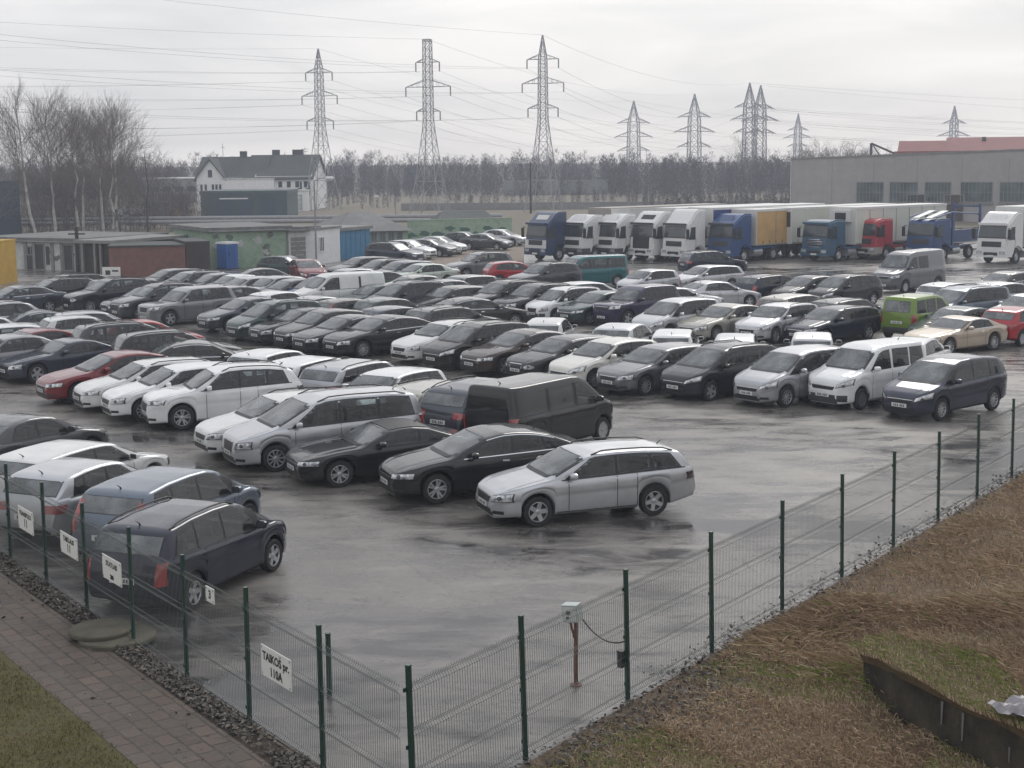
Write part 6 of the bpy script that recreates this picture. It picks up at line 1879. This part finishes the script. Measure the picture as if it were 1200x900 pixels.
CARS = [
 ('wagonS', 'light_silver', 1.56, 31.95, -160, 'silver station wagon standing nearest the camera on the open wet asphalt'),
 ('liftF', 'black', -0.66, 34.26, -158, 'black fastback saloon with chrome window line beside the nearest silver wagon'),
 ('cabrio', 'black', -3.26, 36.12, -155, 'low black sports coupe with dark cloth top beside the silver minivan'),
 ('minivanS', 'light_silver', -4.90, 38.13, -153, 'long silver minivan with roof rails beside the low black coupe'),
 ('wagonW', 'white', -6.22, 39.63, -150, 'white estate half hidden right behind the long silver minivan with only its front left showing'),
 ('suvW', 'white', -8.61, 44.01, -157, 'big white SUV with smoked tail lamps mirrored in the puddle at its front wheel'),
 ('wagonN', 'white', -10.26, 45.58, -150, 'white wagon squeezed directly behind the big white SUV with only its front showing'),
 ('wagonN', 'white', -11.62, 47.28, -148, 'white wagon with black grille between the dark red fastback and another white wagon'),
 ('liftR', 'dark_red', -13.17, 49.13, -145, 'dark red fastback at the end of the nearest row by the open lane'),
 ('coupeT', 'coupe_blue', -16.31, 53.82, -140, 'sloping dark blue grey coupe with big alloys in front of a red saloon'),
 ('sedanR', 'dark_red', -18.40, 56.99, -140, 'dark red saloon behind the dark blue grey coupe at the left edge'),
 ('sedanM', 'mid_grey', -18.54, 54.37, -140, 'grey saloon roof behind the dark red saloon at the left edge'),
 ('vanB', 'black', 0.81, 39.59, 52, 'black panel van without rear glass behind the nearest silver wagon, flat grey roof'),
 ('suvD', 'dark_grey', -0.52, 40.84, 52, 'dark grey SUV tail with red lamps tucked against the black panel van'),
 ('wagonT', 'tan', -1.84, 42.20, 50, 'pale tan estate with roof rails behind the silver minivan, next to the dark SUV tail'),
 ('wagonN', 'white', -3.79, 44.11, -122, 'white estate facing the camera with windscreen showing behind the pale tan estate'),
 ('wagonG', 'silver', -4.66, 46.79, 55, 'silver grey estate seen from behind, red lamp showing, between white cars'),
 ('wagonN', 'white', -6.29, 48.26, 55, 'white estate seen from behind left of the silver grey estate'),
 ('hatchW', 'white', -7.74, 49.71, 55, 'white hatchback with dark tailgate glass, leftmost of three pale cars seen from behind'),
 ('sedanM', 'dark_grey', -25.77, 77.89, -140, 'dark grey saloon at the far left end of the long dark row'),
 ('wagonN', 'black', -25.24, 82.59, -140, 'black estate second from the left end of the long dark row'),
 ('suvD', 'black', -21.19, 78.59, -142, 'bulky black SUV with round pale headlamps in the long row near the left'),
 ('wagonN', 'dark_grey', -18.68, 76.46, -140, 'dark estate roof showing behind the dark SUV next to the grey off-roader'),
 ('suvD', 'dark_grey', -17.80, 74.77, -140, 'dark grey SUV parked right beside the boxy grey off-roader'),
 ('jeep', 'mid_grey', -15.72, 72.40, -137, 'boxy grey off-roader with grey wheel arches at the gap in the long row'),
 ('sedanM', 'dark_grey', -12.30, 69.42, -140, 'dark grey saloon first right of the gap after the boxy off-roader'),
 ('mpvD', 'dark_green', -10.40, 65.65, -140, 'dark green people carrier between two dark saloons in the long row'),
 ('sedanM', 'black', -9.02, 64.50, -140, 'black saloon right of the dark green people carrier'),
 ('hatchD', 'black', -7.97, 62.49, -140, 'black high-roofed hatchback third left of the black fastback with chrome windows'),
 ('sedanM', 'black', -6.73, 61.15, -140, 'black saloon directly left of the black fastback with bright multi-spoke wheels'),
 ('liftC', 'black', -5.25, 60.05, -140, 'black fastback with bright multi-spoke wheel and chrome window frame before the rear-facing hatchbacks'),
 ('wagonW', 'white', -2.57, 57.95, -140, 'white estate in the long row between the black fastback and the black people carrier'),
 ('mpvD', 'black', -1.24, 56.12, -140, 'black people carrier with badge grille right of the white estate'),
 ('liftF', 'brown', 0.38, 54.61, -142, 'dark brown fastback left of the black estate with twin round headlamps'),
 ('wagonC', 'black', 1.90, 52.91, -142, 'black estate with upright chrome grille above the black panel van'),
 ('hatchW', 'cream', 3.26, 51.19, -142, 'cream white hatchback left of the grey estate in the long row'),
 ('wagonN', 'grey', 4.95, 49.80, -142, 'grey estate with open grille between the cream hatchback and black people carrier'),
 ('mpvD', 'black', 6.88, 48.55, -142, 'black people carrier with large pale headlamps beside the silver people carrier'),
 ('mpvS', 'silver', 9.09, 47.17, -142, 'silver people carrier between the black one and the white city van'),
 ('cvanW', 'white', 11.17, 46.55, -142, 'white city van with black bumper next to the end of the long row'),
 ('mpvS', 'slate', 13.06, 44.59, -140, 'dark slate people carrier at the right end of the long row by the fence'),
 ('hatchD', 'dark_grey', -13.73, 76.74, 40, 'dark hatchback with roof spoiler just right of the boxy grey off-roader'),
 ('hatchW', 'white', -11.07, 72.98, 45, 'white hatchback seen from behind above the dark green people carrier'),
 ('sedanM', 'silver', -8.85, 69.98, 40, 'low silver roof between the white hatchback and a brown hatchback'),
 ('hatchD', 'brown', -7.21, 69.06, 40, 'brown hatchback seen from behind left of a dark green hatchback'),
 ('hatchD', 'dark_green', -5.34, 68.38, 40, 'dark green hatchback seen from behind above the black fastback'),
 ('hatchD', 'dark_grey', -4.75, 65.11, 40, 'dark grey hatchback second left of the black coupe facing right'),
 ('wagonN', 'dark_grey', -2.50, 64.37, 40, 'dark grey estate with red lamp directly left of the black coupe facing right'),
 ('liftC', 'black', -1.53, 68.50, 26, 'black coupe facing right across the lane with chrome window line'),
 ('smallN', 'white', 1.51, 59.32, 79, 'small white car with dark tailgate glass seen from behind above the brown fastback'),
 ('hatchN', 'light_silver', 4.40, 56.78, 66, 'pale silver hatchback tail right behind the cream white hatchback of the long row'),
 ('smallN', 'white', 6.04, 54.97, 79, 'small white car roof seen from behind above the grey estate'),
 ('smallN', 'silver', 7.99, 52.81, 79, 'small silver car roof behind the black people carrier with pale headlamps'),
 ('smallN', 'light_silver', 10.82, 53.34, 78, 'small pale car roof seen from behind, behind the silver people carrier'),
 ('hatchW', 'white', 14.11, 51.86, 60, 'white hatchback tail showing behind the white city van'),
 ('hatchN', 'silver', -9.76, 87.15, -140, 'silver hatchback in front of the dark blue carrier and white van'),
 ('hatchD', 'dark_green', -7.06, 76.63, -140, 'dark green hatchback right of the silver hatchback in the middle row'),
 ('mpvD', 'navy', -5.31, 75.25, -140, 'navy people carrier second right of the silver hatchback in the middle row'),
 ('wagonN', 'black', -3.07, 74.85, -140, 'black estate left of the mid grey estate in the middle row'),
 ('wagonN', 'mid_grey', -2.77, 81.63, -140, 'mid grey estate in the middle row left of two black SUVs'),
 ('suvD', 'black', -0.41, 74.73, -140, 'left one of two black SUVs beside the white high-roofed hatchback'),
 ('suvD', 'black', 1.14, 73.45, -140, 'right one of two black SUVs, touching the white high-roofed hatchback'),
 ('mpvW', 'white', 2.59, 72.45, -140, 'white high-roofed hatchback with black roof rails next to two black SUVs'),
 ('hatchD', 'dark_green', 4.12, 71.10, -140, 'dark greenish hatchback between the white high-roofed car and the big off-roader'),
 ('offr', 'violet', 5.92, 70.29, -140, 'tall dark off-roader with square lamps in the middle row'),
 ('mpvS', 'light_silver', 7.23, 64.87, -138, 'pale people carrier with huge windscreen right of the tall dark off-roader'),
 ('liftN', 'tan', 9.21, 64.14, -140, 'pale grey fastback right of the people carrier with huge windscreen'),
 ('wagonN', 'light_silver', 11.36, 63.46, -134, 'pale silver estate left of the blue estate in the middle row'),
 ('wagonW', 'navy', 13.58, 62.78, -142, 'dark blue estate left of the bright green city van'),
 ('cvanN', 'green', 17.65, 64.02, 46, 'bright green city van seen from behind'),
 ('sedanM', 'dark_green', 18.62, 62.03, -145, 'dark green saloon between the bright green city van and beige coupe'),
 ('coupeB', 'beige', 17.62, 58.99, -145, 'beige coupe at the right end of the middle row'),
 ('hatchN', 'red', 21.17, 61.62, 40, 'red hatchback seen from behind at the right edge'),
 ('vanT', 'teal', 4.74, 91.60, -154, 'teal van with side windows in front of the lorries'),
 ('suvD', 'dark_grey', 1.95, 87.67, -142, 'dark grey SUV nose showing left of the teal van'),
 ('wagonN', 'white', 4.27, 77.25, 22, 'white estate facing right below the teal van'),
 ('smallN', 'light_silver', 7.76, 84.67, -145, 'small pale one-box car in front of the white lorries'),
 ('coupeT', 'white', 8.41, 74.33, 25, 'white coupe roof behind the tall dark off-roader'),
 ('suvD', 'navy', 13.49, 99.58, 20, 'dark blue SUV facing right in front of the blue curtain lorry'),
 ('wagonN', 'light_silver', 11.36, 87.36, -150, 'pale silver estate left of the navy estate in the back row'),
 ('sedanM', 'light_silver', 10.70, 77.32, 20, 'silver saloon facing right above the pale grey fastback'),
 ('wagonN', 'navy', 14.23, 80.66, 36, 'navy estate seen from behind in front of the tan curtain trailer'),
 ('hatchD', 'black', 15.66, 78.97, -145, 'black hatchback left of the black people carrier in front of the lorries'),
 ('mpvD', 'black', 17.45, 78.05, -145, 'black people carrier left of the tall grey van'),
 ('tvan', 'grey', 23.08, 86.55, -140, 'tall grey van with white roof in front of the car transporter'),
 ('mpvS', 'tan', 13.02, 67.46, 40, 'tan people carrier seen from behind above the pale silver estate'),
 ('wagonG', 'dark_grey', 15.15, 66.30, 38, 'dark grey estate with rails seen from behind left of the green city van'),
 ('hatchW', 'white', 22.17, 74.59, 35, 'white hatchback tucked behind the steel blue minivan'),
 ('minivanN', 'steel_blue', 20.78, 68.75, -148, 'steel blue minivan at the right of the back row'),
 ('hatchN', 'silver', 24.79, 73.98, 28, 'silver hatchback right of the steel blue minivan'),
 ('wagonN', 'dark_grey', 27.02, 81.48, -145, 'dark estate at the right edge in front of the white lorry'),
 ('sedanM', 'light_silver', 23.32, 67.10, -145, 'pale saloon cut by the right edge above the red hatchback'),
 ('wagonN', 'black', -9.93, 99.19, -140, 'black estate at the left end of the row beside the gravel field'),
 ('wagonN', 'dark_grey', -8.34, 96.31, -140, 'dark grey estate second in the row beside the gravel field'),
 ('wagonC', 'dark_grey', -6.92, 94.08, -140, 'dark grey estate touching the pale green saloon'),
 ('sedanM', 'pale_green', -5.55, 92.62, -145, 'pale green saloon left of the grey SUV by the gravel field'),
 ('suvG', 'grey', -2.11, 98.48, -150, 'grey SUV with bright alloys standing by the gravel field'),
 ('hatchN', 'red', 0.34, 93.74, 15, 'red hatchback behind the grey SUV on the gravel field'),
 ('sedanM', 'tan', -4.78, 82.77, 30, 'tan saloon roof below the pale green saloon'),
 ('hatchD', 'mid_grey', -2.95, 79.06, 30, 'grey hatchback roof below the grey SUV'),
 ('suvD', 'dark_grey', -8.79, 113.23, -30, 'dark SUV facing right beside the blue gate'),
 ('hatchW', 'white', -7.98, 119.20, -30, 'white hatchback behind the dark SUV by the blue gate'),
 ('wagonN', 'dark_grey', -6.59, 122.50, -28, 'dark estate facing right in front of the green wall'),
 ('sedanM', 'white', -5.98, 125.53, -28, 'white saloon facing right in front of the green wall'),
 ('sedanM', 'navy', -4.16, 133.71, -25, 'navy saloon facing right by the end of the green wall'),
 ('sedanM', 'dark_grey', -2.13, 130.79, -25, 'dark saloon half hidden beside the pale saloon near the lorries'),
 ('sedanM', 'light_silver', -0.84, 137.20, -25, 'pale saloon nearest the lorries at the end of the green wall'),
 ('wagonN', 'dark_grey', -20.48, 89.65, -140, 'dark estate in front of the rusty red wall'),
 ('wagonN', 'grey', -18.60, 86.43, -140, 'grey estate second right of the rusty red wall'),
 ('sedanM', 'dark_grey', -16.95, 85.50, -140, 'dark saloon left of the white saloon in the back left row'),
 ('sedanM', 'white', -15.61, 84.30, -140, 'white saloon in the back left row'),
 ('sedanM', 'dark_grey', -14.41, 89.11, 20, 'dark saloon facing right below the blue portable toilet'),
 ('wagonN', 'silver', -14.68, 82.74, -140, 'silver estate right of the white saloon in the back left row'),
 ('hatchN', 'silver', -13.15, 81.74, -140, 'silver hatchback second left of the white van in the back left row'),
 ('hatchD', 'dark_grey', -11.99, 80.46, -140, 'dark hatchback left of the white van in the back left row'),
 ('vanW', 'white', -9.03, 77.83, -150, 'white van behind the dark blue people carrier'),
 ('mpvD', 'blue', -10.14, 79.69, -140, 'dark blue people carrier in front of the white van'),
 ('wagonN', 'dark_green', -7.39, 86.69, 40, 'dark green estate right of the white van'),
 ('wagonN', 'black', -25.31, 84.87, -140, 'black estate left of the white notice board'),
 ('hatchD', 'grey', -21.52, 82.94, 40, 'grey hatchback below the white notice board'),
 ('sedanM', 'dark_grey', -20.10, 81.80, 40, 'dark saloon right of the white notice board'),
 ('hatchD', 'dark_green', -15.06, 100.82, -25, 'dark green hatchback against the green wall right of the blue portable toilet'),
 ('hatchN', 'dark_red', -13.22, 97.06, -70, 'dark red hatchback in front of the ribbed white gate'),
 ('suvG', 'light_silver', -21.94, 65.99, 40, 'pale SUV cut by the left edge above the other cars'),
 ('sedanM', 'navy', -20.24, 64.82, 35, 'navy saloon with red lamps seen from behind in the left block'),
 ('hatchW', 'white', -21.41, 61.64, 40, 'white hatchback cut by the left edge'),
 ('hatchW', 'light_silver', -17.76, 63.98, 30, 'pale silver hatchback behind the white hatchback in the left block'),
 ('hatchW', 'white', -17.70, 62.01, 30, 'white hatchback left of the dark people carrier in the left block'),
 ('mpvD', 'dark_grey', -14.67, 57.25, 28, 'dark people carrier seen from behind above the red tail'),
 ('wagonN', 'white', -19.21, 59.20, 25, 'white estate with dark glass above the grey saloon at the left edge'),
 ('hatchN', 'red', -14.41, 59.40, 25, 'red hatchback tail squeezed behind the black SUV'),
 ('suvD', 'black', -12.21, 54.17, 25, 'black SUV with red lamps seen from behind right of the red tail'),
 ('sedanC', 'black', -11.00, 52.43, 18, 'black limousine with chrome window frame facing right'),
 ('mpvZ', 'navy', -5.80, 26.47, 68, 'navy people carrier with roof rails nearest the left fence signs'),
 ('mpvS', 'steel_blue', -6.84, 29.41, 68, 'steel blue hatchback behind the navy people carrier at the fence'),
 ('hatchN', 'light_silver', -8.95, 31.04, 66, 'pale silver hatchback second behind the navy people carrier at the fence'),
 ('wagonN', 'white', -9.85, 33.47, 64, 'white estate behind the pale silver hatchback at the fence'),
 ('sedanM', 'dark_grey', -12.30, 36.99, 62, 'dark saloon at the far end of the row along the left fence'),
]
MIX = {'wagonN': ('wagonN', 'wagonA', 'wagonB'), 'sedanM': ('sedanM', 'sedanA', 'sedanB'), 'hatchD': ('hatchD', 'hatchA', 'hatchB'), 'hatchW': ('hatchW', 'hatchA', 'hatchW'), 'suvD': ('suvD', 'suvA')}
_made = {}; _nth = {}
for var, col, x, y, hd, label in CARS:
    _nth[var] = _nth.get(var, -1)+1
    if var in MIX: var = MIX[var][_nth[var] % len(MIX[var])]
    if var not in _made:
        o = _made[var] = make_car(**PROTO[var])
    else:
        o = copy_tree(_made[var])
    o.location = (x, y, 0); o.rotation_euler = (0, 0, R(hd))
    k = SCALE.get(var, 1.0); q = _made_n = globals().get('_made_n', 0)+1
    jx, jz = 1+.03*math.sin(q*2.3), 1+.028*math.sin(q*3.7+1)
    o.scale = (k, k, k) if var in ('wagonS', 'liftF', 'minivanS', 'suvW', 'mpvZ', 'vanB') else {'cabrio': (.985, 1.03, .935), 'cvanW': (.95, 1, 1.04), 'cvanN': (.95, 1, 1.02)}.get(var, (k*jx, k, k*jz))
    col = {'black': ('black', 'black', 'blue_black', 'warm_black'), 'dark_grey': ('dark_grey', 'dark_grey', 'blue_grey'), 'white': ('white', 'white', 'dull_white')}.get(col, (col,))[0 if var in ('liftF', 'cabrio', 'suvW', 'vanB') else (q*7) % len({'black': 'abcd', 'dark_grey': 'abc', 'white': 'abc'}.get(col, 'a'))]
    tag(o, label, CATEGORY.get(PROTO[var]['kind'], 'car'), 'cars parked in rows on the lot')
    repaint(o, PAINT[col])
for o in list(COL.objects):
    if '_paint' in o: del o['_paint']
# ---------------------------------------------------------------- the damp air
def haze():
    mb = MB().box((0, 268, 16.0), (760, 708, 34.5))
    m = bpy.data.materials.new('damp air'); m.use_nodes = True
    nt = m.node_tree; n, l = nt.nodes, nt.links
    for x in list(n): n.remove(x)
    out = n.new('ShaderNodeOutputMaterial'); v = n.new('ShaderNodeVolumePrincipled')
    v.inputs['Color'].default_value = (.80, .87, 1.0, 1)
    v.inputs['Density'].default_value = HAZE
    v.inputs['Anisotropy'].default_value = .2
    l.new(v.outputs['Volume'], out.inputs['Volume'])
    o = mb.build('haze', m)
    tag(o, 'thin grey winter haze over the whole lot', 'haze', kind='stuff')
HAZE = .00085
haze()
